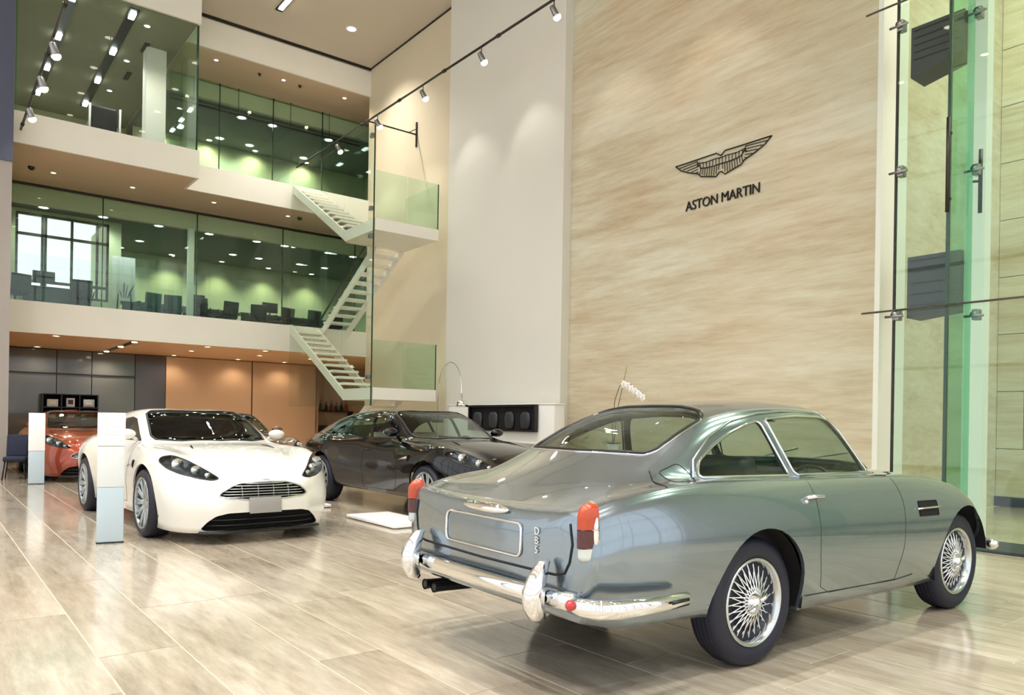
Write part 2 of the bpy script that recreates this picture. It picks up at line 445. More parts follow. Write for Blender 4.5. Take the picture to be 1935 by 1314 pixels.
# ---- gallery slabs
f1 = struct('floor_first', box(1.38, 13.0, YF + 0.06, 27.0, 3.10, Z1), M['darkfloor'], 'first floor gallery slab', 'floor')
obj('fascia', box(1.38, XW, YF, YF + 0.06, 3.05, Z1), M['fascia'], f1)
obj('soffit', box(1.38, 13.0, YF + 0.06, 27.0, 3.05, 3.10), M['soffit0'], f1)
f2 = struct('floor_second', MB().box(1.38, 13.0, YF + 0.06, 23.3, 6.90, Z2).box(4.3, 13.0, 23.3, 27.0, 6.90, Z2).box(1.38, 5.02, 18.71, YF + 0.06, 6.90, Z2), M['darkfloor'], 'second floor gallery slab', 'floor')
obj('fascia', box(5.08, XW, YF, YF + 0.06, 6.85, Z2), M['fascia'], f2)
obj('fascia', box(1.38, 5.08, 18.65, 18.71, 6.85, Z2), M['fascia'], f2)
obj('fascia', box(5.02, 5.08, 18.71, YF + 0.06, 6.85, Z2), M['fascia'], f2)
obj('soffit', MB().box(1.38, 13.0, YF + 0.06, 22.0, 6.85, 6.90).box(1.38, 5.02, 18.71, YF + 0.06, 6.85, 6.90), M['soffit'], f2)
f3 = struct('ceiling_upper', MB().box(1.38, 13.0, YF + 0.06, 27.0, 10.51, ZC - 0.002).box(1.38, 5.02, 18.71, YF + 0.06, 10.51, ZC - 0.002), M['plaster'], 'dropped ceiling block over the second floor', 'ceiling')
obj('fascia', box(5.08, XW, YF, YF + 0.06, 10.46, 11.17), M['fascia'], f3)
obj('fascia', box(1.38, 5.08, 18.65, 18.71, 10.46, ZC - 0.002), M['fascia'], f3)
obj('fascia', box(5.02, 5.08, 18.71, YF + 0.06, 10.46, ZC - 0.002), M['fascia'], f3)
obj('soffit', box(5.02, 13.0, YF + 0.06, 21.7, 10.46, 10.51), M['soffit'], f3)
obj('soffit', MB().box(1.38, 5.02, 18.71, 27.0, 10.46, 10.51), M['oliveceil'], f3)
struct('ceiling_first_office', MB().box(1.38, 4.3, 22.15, 23.2, 6.55, 6.85).box(4.3, 13.0, 22.15, 27.0, 6.55, 6.85), M['darkceil'], 'slate ceiling of the first floor office', 'ceiling')
struct('ceiling_second_office', MB().box(5.1, 13.0, 21.9, 27.0, 10.28, 10.46), M['darkceil'], 'slate ceiling of the second floor office', 'ceiling')
struct('trim_3', box(1.38, 13.0, 22.0, 22.15, 6.42, 6.85), M['plaster'], 'pale green bulkhead above the first floor glazing', 'trim')
struct('trim_4', box(5.1, 13.0, 21.75, 21.9, 10.02, 10.46), M['plaster'], 'pale green bulkhead above the second floor glazing', 'trim')

# first floor office: wall with daylight window at the left end
wl = struct('wall_office_window', MB().box(1.38, 1.85, 23.2, 23.35, Z1, 6.85).box(4.0, 4.3, 23.2, 23.35, Z1, 6.85).box(1.85, 4.0, 23.2, 23.35, Z1, 4.35).box(1.85, 4.0, 23.2, 23.35, 6.47, 6.85).box(4.15, 4.3, 23.35, 27.0, Z1, 6.85), M['greenwall'], 'office wall with tall daylight window', 'wall')
wf = MB()
for x in (1.88, 2.45, 2.52, 3.12, 3.72, 3.97): wf.box(x - 0.03, x + 0.03, 23.22, 23.3, 4.35, 6.47)
for z in (4.38, 4.72, 5.92, 6.44): wf.box(1.85, 4.0, 23.22, 23.3, z - 0.035, z + 0.035)
w3 = struct('window_3', wf, M['dark_steel'], 'tall office window full of daylight at upper left', 'window')
for a, b in ((1.91, 2.42), (2.55, 3.09), (3.15, 3.69)):
    for c, d in ((4.76, 5.88), (5.96, 6.40)):
        obj('pane', box(a, b, 23.25, 23.26, c, d), M['glass_clear'], w3)
struct('wall_second_office', box(5.1, 13.0, 26.0, 26.1, Z2, 10.28), M['greenwall'], 'sage green back wall of the second floor office', 'wall')
struct('wall_second_back', box(1.38, 4.3, 27.0, 27.2, Z2, 10.46), M['greenwall'])

# white round-edged interior posts
struct('trim_5', box(5.72, 5.88, 21.9, 22.06, Z1, 6.42, 0.02), M['white'], 'slim white post inside the first floor glazing', 'column')
struct('trim_6', box(4.32, 4.78, 20.6, 21.0, Z2, 10.46), M['column'], 'pale square column inside the second floor', 'column')

# ---- glazing of the galleries
def glazing(name, label, panes, mat, axis='y', pos=0.0, t=0.02):
    root = thing(name, label, 'glass wall'); root['kind'] = 'structure'
    for (a, b, z0, z1) in panes:
        if axis == 'y': obj('pane', box(a + 0.006, b - 0.006, pos, pos + t, z0, z1), mat, root)
        else: obj('pane', box(pos, pos + t, a + 0.006, b - 0.006, z0, z1), mat, root)
    return root
g = glazing('window_4', 'green tinted glass wall of the first floor office', [(1.4, 3.6, Z1, 6.85), (3.6, 5.9, Z1, 6.85), (5.9, 8.3, Z1, 6.85), (8.3, 10.6, Z1, 6.85), (10.6, 13.0, Z1, 6.85)], M['glass'], 'y', 21.75)
for x in (3.6, 5.9, 8.3, 10.6):
    obj('joint', box(x - 0.012, x + 0.012, 21.74, 21.78, Z1, 6.85), M['glass_edge'], g)
obj('floor_channel', box(1.4, 13.0, 21.72, 21.8, Z1, Z1 + 0.06), M['dark_steel'], g)
obj('head_channel', box(1.4, 13.0, 21.72, 21.8, 6.80, 6.85), M['dark_steel'], g)
g = glazing('window_5', 'glass wall of the projecting second floor room at upper left', [(1.4, 3.2, Z2, 10.46), (3.2, 5.06, Z2, 10.46)], M['glass_clear'], 'y', 18.76)
obj('post', box(1.44, 1.475, 18.75, 18.79, Z2, 10.46), M['glass_deep'], g)
g2 = glazing('window_6', 'glass return at the corner of the projecting second floor room', [(18.8, 20.2, Z2, 10.46), (20.2, 21.6, Z2, 10.46)], M['glass'], 'x', 5.03)
obj('edge', box(5.02, 5.06, 18.75, 18.79, Z2, 10.46), M['glass_edge'], g2)
g = glazing('window_7', 'green tinted glass wall of the second floor office', [(5.1, 6.4, Z2, 10.46), (6.4, 7.9, Z2, 10.46), (7.9, 9.4, Z2, 10.46), (9.4, 11.0, Z2, 10.46), (11.0, 13.0, Z2, 10.46)], M['glass'], 'y', 21.6)
for x in (6.4, 7.9, 9.4, 11.0):
    obj('joint', box(x - 0.01, x + 0.01, 21.59, 21.63, Z2, 10.46), M['glass_edge'], g)
obj('head_rail', MB().tube([(5.1, 21.57, 9.72), (10.6, 21.57, 9.72)], 0.022).tube([(5.1, 21.57, 9.82), (10.6, 21.57, 9.82)], 0.012), M['dark_steel'], g)
for x in (5.7, 6.9, 8.4, 9.6): obj('hanger', MB().tube([(x, 21.57, 9.72), (x, 21.57, 10.46)], 0.008), M['dark_steel'], g)
# frameless balustrade along the open gallery edge of the second floor
bal = thing('glass_balustrade', 'frameless glass balustrade along the second floor gallery edge', 'balustrade')
for a, b in ((5.14, 6.3), (6.3, 7.7)):
    obj('pane', box(a + 0.006, b - 0.006, YF + 0.08, YF + 0.095, Z2, Z2 + 1.05), M['glass_clear'], bal)
bal = thing('glass_balustrade', 'frameless glass balustrade along the first floor gallery edge', 'balustrade')
for a, b in ((1.42, 3.6), (3.6, 5.9), (5.9, 7.7)):
    obj('pane', box(a + 0.006, b - 0.006, YF + 0.08, YF + 0.095, Z1, Z1 + 1.05), M['glass_clear'], bal)
bal = None

# ---- ground floor back wall under the gallery: warm lit panels, grey glass, recess
wp = struct('wall_ground_back', box(1.38, 10.4, 24.06, 24.2, 0, 3.05), M['void'], 'back wall of the ground floor under the gallery', 'wall')
for a, b in ((5.7, 8.22), (8.26, 10.36)):
    obj('panel', box(a, b, 24.0, 24.06, 0.08, 3.03), M['warm_lit_panel'], wp)
for a, b, mt in ((1.4, 2.9, 'glass_grey'), (2.92, 3.75, 'glass_grey'), (3.77, 4.85, 'glass_grey'), (4.87, 5.68, 'glass_grey2')):
    obj('panel', box(a, b, 24.0, 24.06, 0.08, 3.03), M[mt], wp)
obj('rail', box(1.4, 4.85, 23.97, 24.0, 2.36, 2.40), M['dark_steel'], wp)
struct('wall_bar_recess', box(10.4, 13.0, 25.2, 25.35, 0, 3.05), M['soffit'], 'dim recess wall beside the warm lit panels', 'wall')
struct('wall_bar_return', box(10.4, 10.55, 24.2, 25.2, 0, 3.05), M['warm_lit_panel'])

# ================================================================== STAIRCASE
SX0, SX1, SY0, SY1 = 7.78, 9.40, 15.0, 16.5
stair = thing('staircase', 'white half turn staircase with open treads climbing behind glass', 'staircase', (0, 0, 0))
ZL1, ZL2 = 1.97, 5.68
for z in (ZL1, ZL2):
    obj('landing', box(SX0, SX1, SY0, SY1, z - 0.26, z), M['fascia'], stair)
def flight(x0, x1, ya, za, yb, zb, n):
    """open treads from (ya, za) up to (yb, zb)"""
    for i in range(1, n):
        t = i / n
        y = ya + (yb - ya) * (i - 0.5) / (n - 1); z = za + (zb - za) * t
        obj('tread', box(x0 + 0.05, x1 - 0.05, y - 0.16, y + 0.16, z - 0.055, z), M['fascia'], stair)
    for x in (x0, x1 - 0.05):
        d = 0.22
        obj('stringer', MB().prism([(ya, za - 0.02), (yb, zb - 0.02), (yb, zb - 0.02 - d), (ya, za - 0.02 - d)], 'x', x, x + 0.05), M['fascia'], stair)
flight(SX0, 8.55, SY1, ZL1, YF, Z1, 11)
flight(8.63, SX1, YF, Z1, SY1, ZL2, 11)
flight(SX0, 8.55, SY1, ZL2, YF, Z2, 11)
flight(8.63, SX1, YF, 0.0, SY1, ZL1, 11)
# soffit boards under the upper flight
obj('soffit_board', MB().prism([(SY1, ZL2 - 0.25), (YF, Z2 - 0.25), (YF, Z2 - 0.29), (SY1, ZL2 - 0.29)], 'x', SX0 + 0.05, 8.50), M['soffit'], stair)
hr = MB().tube([(8.60, YF, Z1 + 0.22), (8.60, SY1, ZL2 + 0.22)], 0.028)
obj('handrail', hr, M['dark_steel'], stair)
for z in (ZL1, ZL2):
    for a, b in ((SX0, 8.58), (8.58, SX1)):
        obj('balustrade_pane', box(a + 0.01, b - 0.01, SY0 + 0.02, SY0 + 0.035, z, z + 1.05), M['glass'], stair)
    obj('balustrade_edge', box(SX1 - 0.01, SX1 + 0.005, SY0 + 0.015, SY0 + 0.04, z, z + 1.05), M['glass_edge'], stair)
    obj('balustrade_pane', box(SX1 - 0.02, SX1 - 0.005, SY0 + 0.05, SY1, z, z + 1.05), M['glass_clear'], stair)
# tall stair screen
scr = thing('stair_screen', 'tall sheet of green glass standing along the staircase', 'glass screen', (0, 0, 0))
for z0, z1 in ((ZL1 - 0.4, 5.3), (5.3, 7.7)):
    for a, b in ((SY0, 16.5), (16.5, 18.1), (18.1, YF - 0.02)):
        obj('pane', box(SX0 - 0.05, SX0 - 0.03, a + 0.005, b - 0.005, z0 + 0.004, z1 - 0.004), M['glass_clear'], scr)
obj('edge', box(SX0 - 0.055, SX0 - 0.025, SY0 - 0.012, SY0 + 0.004, ZL1 - 0.4, 7.7), M['glass_edge'], scr)
for z in (2.2, 5.3, 5.9, 7.5): obj('clamp', box(SX0 - 0.07, SX0, SY0 + 0.1, SY0 + 0.2, z - 0.05, z + 0.05, 0.008), M['steel'], scr)

# ================================================================== ENTRANCE GLAZING
XG = 8.6
eg = thing('window_8', 'tall frameless entrance glazing on spider fittings', 'glass wall'); eg['kind'] = 'structure'
for a, b in ((3.59, 4.13), (1.5, 3.57), (-0.6, 1.48), (-2.7, -0.62)):
    for z0, z1 in ((0.02, 2.56), (2.58, 5.99), (6.01, 9.4), (9.42, ZC)):
        obj('pane', box(XG, XG + 0.02, a, b, z0, z1), M['glass'], eg)
obj('pane_edge', box(XG - 0.004, XG + 0.03, 4.13, 4.15, 0.02, ZC), M['dark_steel'], eg)
obj('pane_edge', box(XG - 0.012, XG + 0.025, 3.565, 3.595, 0.02, ZC), M['glass_edge'], eg)
for y in (3.58, -0.61):
    obj('glass_fin', box(XG + 0.03, XG + 0.58, y - 0.012, y + 0.012, 0.02, ZC), M['glass_deep'], eg)
for z in (2.57, 6.0, 9.41):
    obj('tie_rod', MB().tube([(XG - 0.05, -2.7, z), (XG - 0.05, 4.48, z)], 0.012), M['steel'], eg)
def spider(y, z, dx=0.0):
    m = MB()
    m.bbox(XG - 0.04 + dx, XG + 0.06 + dx, y - 0.035, y + 0.035, z - 0.06, z + 0.06, 0.010)
    m.tube([(XG - 0.07 + dx, y - 0.10, z - 0.02), (XG - 0.07 + dx, y + 0.10, z - 0.02)], 0.014)
    m.lathe([(0.0, -0.02), (0.035, -0.02), (0.035, 0.02), (0.0, 0.02)], 14, Matrix.Translation((XG - 0.06 + dx, y, z)) @ Matrix.Rotation(PI/2, 4, 'Y'))
    return m
for y, z, dx in ((4.10, 2.52, 0), (4.10, 5.75, 0), (4.08, 4.12, 0), (3.50, 2.52, 0.55), (3.52, 4.12, 0.55), (3.52, 5.85, 0.55), (1.49, 2.52, 0), (1.49, 5.9, 0)):
    obj('patch_fitting', spider(y, z, dx), M['steel'], eg)
for y0, z0 in ((3.56, 4.0),):
    obj('pull_handle', MB().tube([(XG - 0.07, y0, z0 - 0.45), (XG - 0.07, y0, z0 + 0.55)], 0.022).tube([(XG - 0.07, y0, z0 - 0.3), (XG, y0, z0 - 0.3)], 0.014).tube([(XG - 0.07, y0, z0 + 0.4), (XG, y0, z0 + 0.4)], 0.014), M['dark_steel'], eg)
    obj('pull_handle', MB().tube([(XG + 0.6, y0 - .06, z0 - 0.35), (XG + 0.6, y0 - .06, z0 + 0.35)], 0.022).tube([(XG + 0.6, y0 - .06, z0), (XG + 0.56, y0, z0)], 0.014), M['dark_steel'], eg)
post = struct('trim_7', box(9.92, 10.10, 3.72, 3.94, 0, ZC), M['jamb'], 'white post behind the entrance glazing', 'column')
tag(obj('entrance_mat', box(8.64, 9.40, -4, 5.0, -0.003, 0.03), M['mat_dark']), 'charcoal mat strip along the foot of the entrance glazing', 'mat')
# dark cabinets fixed to the white post
def cabinet(name, label, z0, z1, taper):
    t = thing(name, label, 'box', (10.0, 3.95, z0))
    h = z1 - z0
    obj('body', MB().prism([(0.0, taper), (0.62, 0.0 + taper*0.35), (0.62, h), (0.0, h)], 'x', -0.16, 0.22), M['greyboard'], t)
    g = MB()
    for k in range(5):
        zz_ = taper + 0.08 + (h - taper - 0.14) * k / 4
        g.box(-0.172, -0.16, 0.05, 0.58, zz_, zz_ + 0.012)
    obj('grille', g, M['black'], t)
    obj('bracket', box(-0.03, 0.03, -0.01, 0.02, h * 0.3, h * 0.8), M['steel'], t)
    return t
cabinet('loudspeaker', 'dark grey loudspeaker box high behind the entrance glass', 5.62, 6.32, 0.20)
cabinet('control_cabinet', 'grey cabinet behind the entrance glass at the tie rod', 2.62, 3.42, 0.10)

# ================================================================== CARS
def pchip(xk, yk, x):
    xk = np.asarray(xk, float); yk = np.asarray(yk, float); x = np.clip(np.asarray(x, float), xk[0], xk[-1])
    h = np.diff(xk); d = np.diff(yk) / h
    m = np.zeros_like(yk)
    m[0], m[-1] = d[0], d[-1]
    for i in range(1, len(yk) - 1):
        if d[i-1] * d[i] > 0:
            w1 = 2*h[i] + h[i-1]; w2 = h[i] + 2*h[i-1]
            m[i] = (w1 + w2) / (w1/d[i-1] + w2/d[i])
    i = np.clip(np.searchsorted(xk, x) - 1, 0, len(h) - 1)
    t = (x - xk[i]) / h[i]
    return ((1+2*t)*(1-t)**2)*yk[i] + t*(1-t)**2*h[i]*m[i] + t*t*(3-2*t)*yk[i+1] + t*t*(t-1)*h[i]*m[i+1]

def section(P, counts):
    """centripetal Catmull-Rom through the half-section key points (sill .. roof centre)"""
    P = [np.array(p, float) for p in P]
    Q = [2*P[0]-P[1]] + P + [np.array((-P[-2][0], P[-2][1]))]
    out = []
    for s in range(len(P) - 1):
        p0, p1, p2, p3 = Q[s:s+4]
        t0 = 0.0
        t1 = t0 + max(np.linalg.norm(p1-p0), 1e-4)**0.5
        t2 = t1 + max(np.linalg.norm(p2-p1), 1e-4)**0.5
        t3 = t2 + max(np.linalg.norm(p3-p2), 1e-4)**0.5
        for k in range(counts[s]):
            t = t1 + (t2-t1)*k/counts[s]
            a1 = (t1-t)/(t1-t0)*p0 + (t-t0)/(t1-t0)*p1
            a2 = (t2-t)/(t2-t1)*p1 + (t-t1)/(t2-t1)*p2
            a3 = (t3-t)/(t3-t2)*p2 + (t-t2)/(t3-t2)*p3
            b1 = (t2-t)/(t2-t0)*a1 + (t-t0)/(t2-t0)*a2
            b2 = (t3-t)/(t3-t1)*a2 + (t-t1)/(t3-t1)*a3
            out.append((t2-t)/(t2-t1)*b1 + (t-t1)/(t2-t1)*b2)
    out.append(P[-1])
    return out

def round_poly(pts, r=0.03, seg=4):
    n = len(pts); out = []
    for i in range(n):
        p = np.array(pts[i], float); a = np.array(pts[i-1], float); b = np.array(pts[(i+1) % n], float)
        da, db = a-p, b-p; la, lb = np.linalg.norm(da), np.linalg.norm(db)
        d = min(r, la*0.45, lb*0.45)
        s, e = p + da/la*d, p + db/lb*d
        for k in range(seg+1):
            t = k/seg
            out.append(tuple((1-t)**2*s + 2*t*(1-t)*p + t*t*e))
    return out

class Body:
    """lofted hollow car body with openings cut through it"""
    def __init__(s, keys, x0, x1, tail, nose, nx=110, counts=(6,6,8,8,10,12), t=0.02):
        xs = np.linspace(x0, x1, nx)
        K = []
        for tab in keys:
            a = np.array(tab, float)
            K.append(np.stack([pchip(a[:,0], a[:,1], xs), pchip(a[:,0], a[:,2], xs)], 1))
        rings = []
        def ring(P):
            sec = section(P, counts)
            bot = [np.array((P[0][0]*k/4, P[0][1])) for k in range(4)]
            half = bot + sec
            return half
        for i in range(nx):
            h = ring([k[i] for k in K]); rings.append((xs[i], h))
        def shrink(h, sy, sz):
            zc = (h[0][1] + h[-1][1]) / 2
            return [np.array((p[0]*sy, zc + (p[1]-zc)*sz)) for p in h]
        allr = []
        for dx, sy, sz in reversed(tail): allr.append((x0 - dx, shrink(rings[0][1], sy, sz)))
        allr += rings
        for dx, sy, sz in nose: allr.append((x1 + dx, shrink(rings[-1][1], sy, sz)))
        H = len(allr[0][1]); N = 2*H - 2
        v = []; f = []
        for x, h in allr:
            for p in h: v.append((x, -p[0], p[1]))
            for p in h[-2:0:-1]: v.append((x, p[0], p[1]))
        R = len(allr)
        for i in range(R-1):
            for k in range(N):
                l = (k+1) % N
                f.append((i*N+k, i*N+l, (i+1)*N+l, (i+1)*N+k))
        def pole(i, flip):
            x, h = allr[i]; zc = (h[0][1]+h[-1][1])/2
            c = len(v); v.append((x, 0, zc))
            for k in range(N):
                l = (k+1) % N
                f.append((c, i*N+l, i*N+k) if flip else (c, i*N+k, i*N+l))
        pole(0, True); pole(R-1, False)
        bm = bmesh.new()
        for p in v: bm.verts.new(p)
        bm.verts.ensure_lookup_table()
        for q in f:
            try: bm.faces.new([bm.verts[i] for i in q])
            except ValueError: pass
        bmesh.ops.recalc_face_normals(bm, faces=bm.faces)
        bm.normal_update()
        s.bm = bm
        s.bvh = BVHTree.FromBMesh(bm)
        s.vn = [q.normal.copy() for q in bm.verts]
        bm.faces.ensure_lookup_table(); bm.verts.ensure_lookup_table()
        # hollow shell
        bm.verts.index_update()
        vv = [q.co[:] for q in bm.verts]; n = len(vv)
        vv += [(q.co - q.normal*t)[:] for q in bm.verts]
        ff = [[q.index for q in fc.verts] for fc in bm.faces]
        ff += [[i+n for i in reversed(q)] for q in list(ff)]
        me = bpy.data.meshes.new('shell'); me.from_pydata(vv, [], ff); me.update()
        s.shell = me
    def ray(s, o, d):
        h = s.bvh.ray_cast(Vector(o), Vector(d))
        return h[0], h[1]
    def side(s, x, z, sgn):
        h, n = s.ray((x, sgn*3, z), (0, -sgn, 0)); return h
    def front(s, y, z, sgn=1):
        h, n = s.ray((sgn*9, y, z), (-sgn, 0, 0)); return h
    def top(s, x, y):
        h, n = s.ray((x, y, 4), (0, 0, -1)); return h
    def push(s, p, d):
        """move a point on the skin outward by d"""
        loc, nor, i, dist = s.bvh.find_nearest(Vector(p))
        return Vector(p) + nor*d
    def smooth_normals(s, me):
        me.update()
        nl = [None]*len(me.loops)
        cache = []
        for q in me.vertices:
            loc, nor, i, dist = s.bvh.find_nearest(q.co)
            if dist is not None and dist < 2e-3:
                fc = s.bm.faces[i]; vs_ = [w.co for w in fc.verts]
                w = poly_3d_calc(vs_, loc)
                n = Vector((0,0,0))
                for a, b in zip(fc.verts, w): n += s.vn[a.index]*b
                cache.append(n.normalized() if n.length > 0 else nor)
            else: cache.append(None)
        for p in me.polygons:
            p.use_smooth = True
            fn = p.normal
            for li in p.loop_indices:
                n = cache[me.loops[li].vertex_index]
                nl[li] = n if (n is not None and n.dot(fn) > 0.75) else fn.copy()
        me.normals_split_custom_set([tuple(n) for n in nl])
        return me
    def boolean(s, cutter, op):
        a = bpy.data.objects.new('tmp_a', s.shell.copy()); b = bpy.data.objects.new('tmp_b', cutter.mesh('tmp'))
        COL.objects.link(a); COL.objects.link(b)
        bmb = bmesh.new(); bmb.from_mesh(b.data); bmesh.ops.recalc_face_normals(bmb, faces=bmb.faces); bmb.to_mesh(b.data); bmb.free()
        md = a.modifiers.new('cut', 'BOOLEAN'); md.object = b; md.operation = op
        me = None
        for solver in ('MANIFOLD', 'EXACT'):
            try: md.solver = solver
            except TypeError: continue
            dg = bpy.context.evaluated_depsgraph_get(); dg.update()
            me = bpy.data.meshes.new_from_object(a.evaluated_get(dg))
            if len(me.polygons) > 3: break
        ma, mb = a.data, b.data
        bpy.data.objects.remove(a); bpy.data.objects.remove(b)
        bpy.data.meshes.remove(ma); bpy.data.meshes.remove(mb)
        return s.smooth_normals(me)

def arch_cutter(mb, x, z, r, y0=0.5, y1=1.3, n=40):
    for sg in (-1, 1):
        pts = [(x + r*math.cos(2*PI*k/n), z + r*math.sin(2*PI*k/n)) for k in range(n)]
        mb.prism(pts, 'y', min(sg*y0, sg*y1), max(sg*y0, sg*y1))
def arch_liner(x, z, r, sg, y0=0.46, y1=0.80, n=28, a0=-0.2, a1=PI+0.2):
    m = MB(); rows = []
    angs = [a0 + (a1-a0)*k/n for k in range(n+1)]
    rows = [[(x + r*math.cos(a), sg*y, z + r*math.sin(a)) for a in angs] for y in (y1, y0)]
    m.grid(rows)
    m._add([(x, sg*y0, z)] + rows[1], [(0, k+1, k+2) for k in range(n)])
    return m

def axisY(x, y, z, sg):
    """frame whose local +z points out of the car's side sg"""
    return Matrix.Translation((x, y, z)) @ Matrix.Rotation(-sg*PI/2, 4, 'X')

# ---- wheels ------------------------------------------------------
def tyre_mesh(R, rr, w):
    h = w/2
    m = MB().lathe([(rr, -h*0.78), (rr+0.012, -h*0.95), ((R+rr)/2, -h*1.02), (R-0.03, -h*0.97), (R-0.008, -h*0.82), (R, -h*0.5), (R, h*0.5), (R-0.008, h*0.82), (R-0.03, h*0.97), ((R+rr)/2, h*1.02), (rr+0.012, h*0.95), (rr, h*0.78)], 56, close=True)
    for g in (-0.45, -0.15, 0.15, 0.45):
        m.lathe([(R+0.001, h*g-0.003), (R+0.003, h*g), (R+0.001, h*g+0.003)], 56)
    return m.mesh('tyre')
def wire_wheel_meshes():
    R, rr, w = 0.335, 0.225, 0.175; h = w/2
    tyre = tyre_mesh(R, rr, w)
    rim = MB().lathe([(0.232, h*0.86), (0.234, h*0.98), (0.222, h*1.02), (0.212, h*0.92), (0.204, h*0.55), (0.198, 0.0), (0.198, -h*0.8), (0.224, -h*0.95), (0.224, -h*0.6), (0.226, h*0.5)], 56, close=True).mesh('rim')
    sp = MB()
    for lay, (rh, zh, rz, zr, off) in enumerate(((0.047, h*0.95, 0.202, h*0.35, 0.42), (0.047, h*0.95, 0.202, h*0.42, -0.42), (0.052, h*0.35, 0.201, -h*0.1, 0.5), (0.052, h*0.35, 0.201, -h*0.05, -0.5))):
        n = 24
        for k in range(n):
            a = 2*PI*(k + 0.25*lay)/n
            sp.tube([(rh*math.cos(a+off), rh*math.sin(a+off), zh), (rz*math.cos(a), rz*math.sin(a), zr)], 0.0042, 5, cap=False)
    sp = sp.mesh('spokes')
    hub = MB().lathe([(0.0, -h*0.3), (0.055, -h*0.3), (0.053, h*0.4), (0.048, h*1.0), (0.038, h*1.12), (0.03, h*1.25), (0.014, h*1.32), (0.0, h*1.33)], 24)
    for a in (0.5, 0.5+PI):
        hub.tube([(0.02*math.cos(a), 0.02*math.sin(a), h*1.2), (0.06*math.cos(a), 0.06*math.sin(a), h*1.28), (0.082*math.cos(a), 0.082*math.sin(a), h*1.15)], [0.014, 0.012, 0.006], 8)
    hub = hub.mesh('hub')
    back = MB().lathe([(0.0, -h*0.55), (0.19, -h*0.55), (0.195, -h*0.7), (0.0, -h*0.7)], 32).mesh('brake_disc')
    return [('rim', rim, 'chrome_soft'), ('spokes', sp, 'chrome'), ('hub', hub, 'chrome'), ('brake_disc', back, 'void')], tyre
def alloy_wheel_meshes(R=0.352, rr=0.262, w=0.26, ns=10):
    h = w/2
    tyre = tyre_mesh(R, rr, w)
    rim = MB().lathe([(rr+0.004, h*0.86), (rr+0.008, h*0.97), (rr-0.008, h*0.98), (rr-0.016, h*0.8), (rr-0.022, 0.0), (rr-0.022, -h*0.8), (rr, -h*0.9), (rr, h*0.5)], 48, close=True).mesh('rim')
    sp = MB()
    for k in range(ns):
        a = 2*PI*k/ns
        for d in (-0.055, 0.055):
            c, s_ = math.cos(a), math.sin(a)
            def P(r, dd, z): return (r*math.cos(a+dd), r*math.sin(a+dd), z)
            sp.tube([P(0.05, d*2.2, h*0.55), P(0.12, d*1.5, h*0.72), P(0.20, d*1.5, h*0.80), P(rr-0.012, d*2.0, h*0.86)], [0.016, 0.013, 0.011, 0.012], 6, flat=1.5)
    sp = sp.mesh('spokes')
    hub = MB().lathe([(0.0, 0.0), (0.075, 0.0), (0.072, h*0.55), (0.05, h*0.68), (0.03, h*0.70), (0.0, h*0.70)], 24).mesh('hub')
    back = MB().lathe([(0.0, h*0.1), (0.185, h*0.1), (0.19, h*0.0), (0.0, h*0.0)], 32).mesh('brake_disc')
    return [('rim', rim, 'alloy'), ('spokes', sp, 'alloy'), ('hub', hub, 'alloy'), ('brake_disc', back, 'void')], tyre
def put_wheels(root, parts, tyre, spots, R):
    for (x, y) in spots:
        sg = -1 if y < 0 else 1
        w = obj('wheel', tyre, M['rubber'], root)
        w.matrix_local = axisY(x, y, R, sg)
        for nm, me, mt in parts: obj(nm, me, M[mt], w)

def outline_tube(pts, r, n=6, closed=True):
    return MB().tube(pts, r, n, closed=closed)

def seat(mt, root, x, y, z=0.3, tall=0.62, name='seat'):
    m = MB()
    m.bbox(x-0.24, x+0.30, y-0.24, y+0.24, z, z+0.2, 0.06)
    T = Matrix.Translation((x-0.24, y, z+0.12)) @ Matrix.Rotation(-0.28, 4, 'Y')
    m.bbox(-0.07, 0.07, -0.23, 0.23, 0, tall, 0.06, T)
    return obj(name, m, M[mt], root)

def steering_wheel(root, x, y, z, mt='leather_dark'):
    m = MB(); T = Matrix.Translation((x, y, z)) @ Matrix.Rotation(-1.15, 4, 'Y')
    m.tube([T @ Vector((0.18*math.cos(a), 0.18*math.sin(a), 0)) for a in [2*PI*k/24 for k in range(24)]], 0.013, 6, closed=True)
    for a in (0.3, PI-0.3, -PI/2): m.tube([T @ Vector((0,0,-0.02)), T @ Vector((0.175*math.cos(a), 0.175*math.sin(a), 0))], 0.010, 6)
    m.tube([T @ Vector((0,0,0)), T @ Vector((0,0,-0.3))], 0.025, 8)
    obj('steering_wheel', m, M[mt], root)

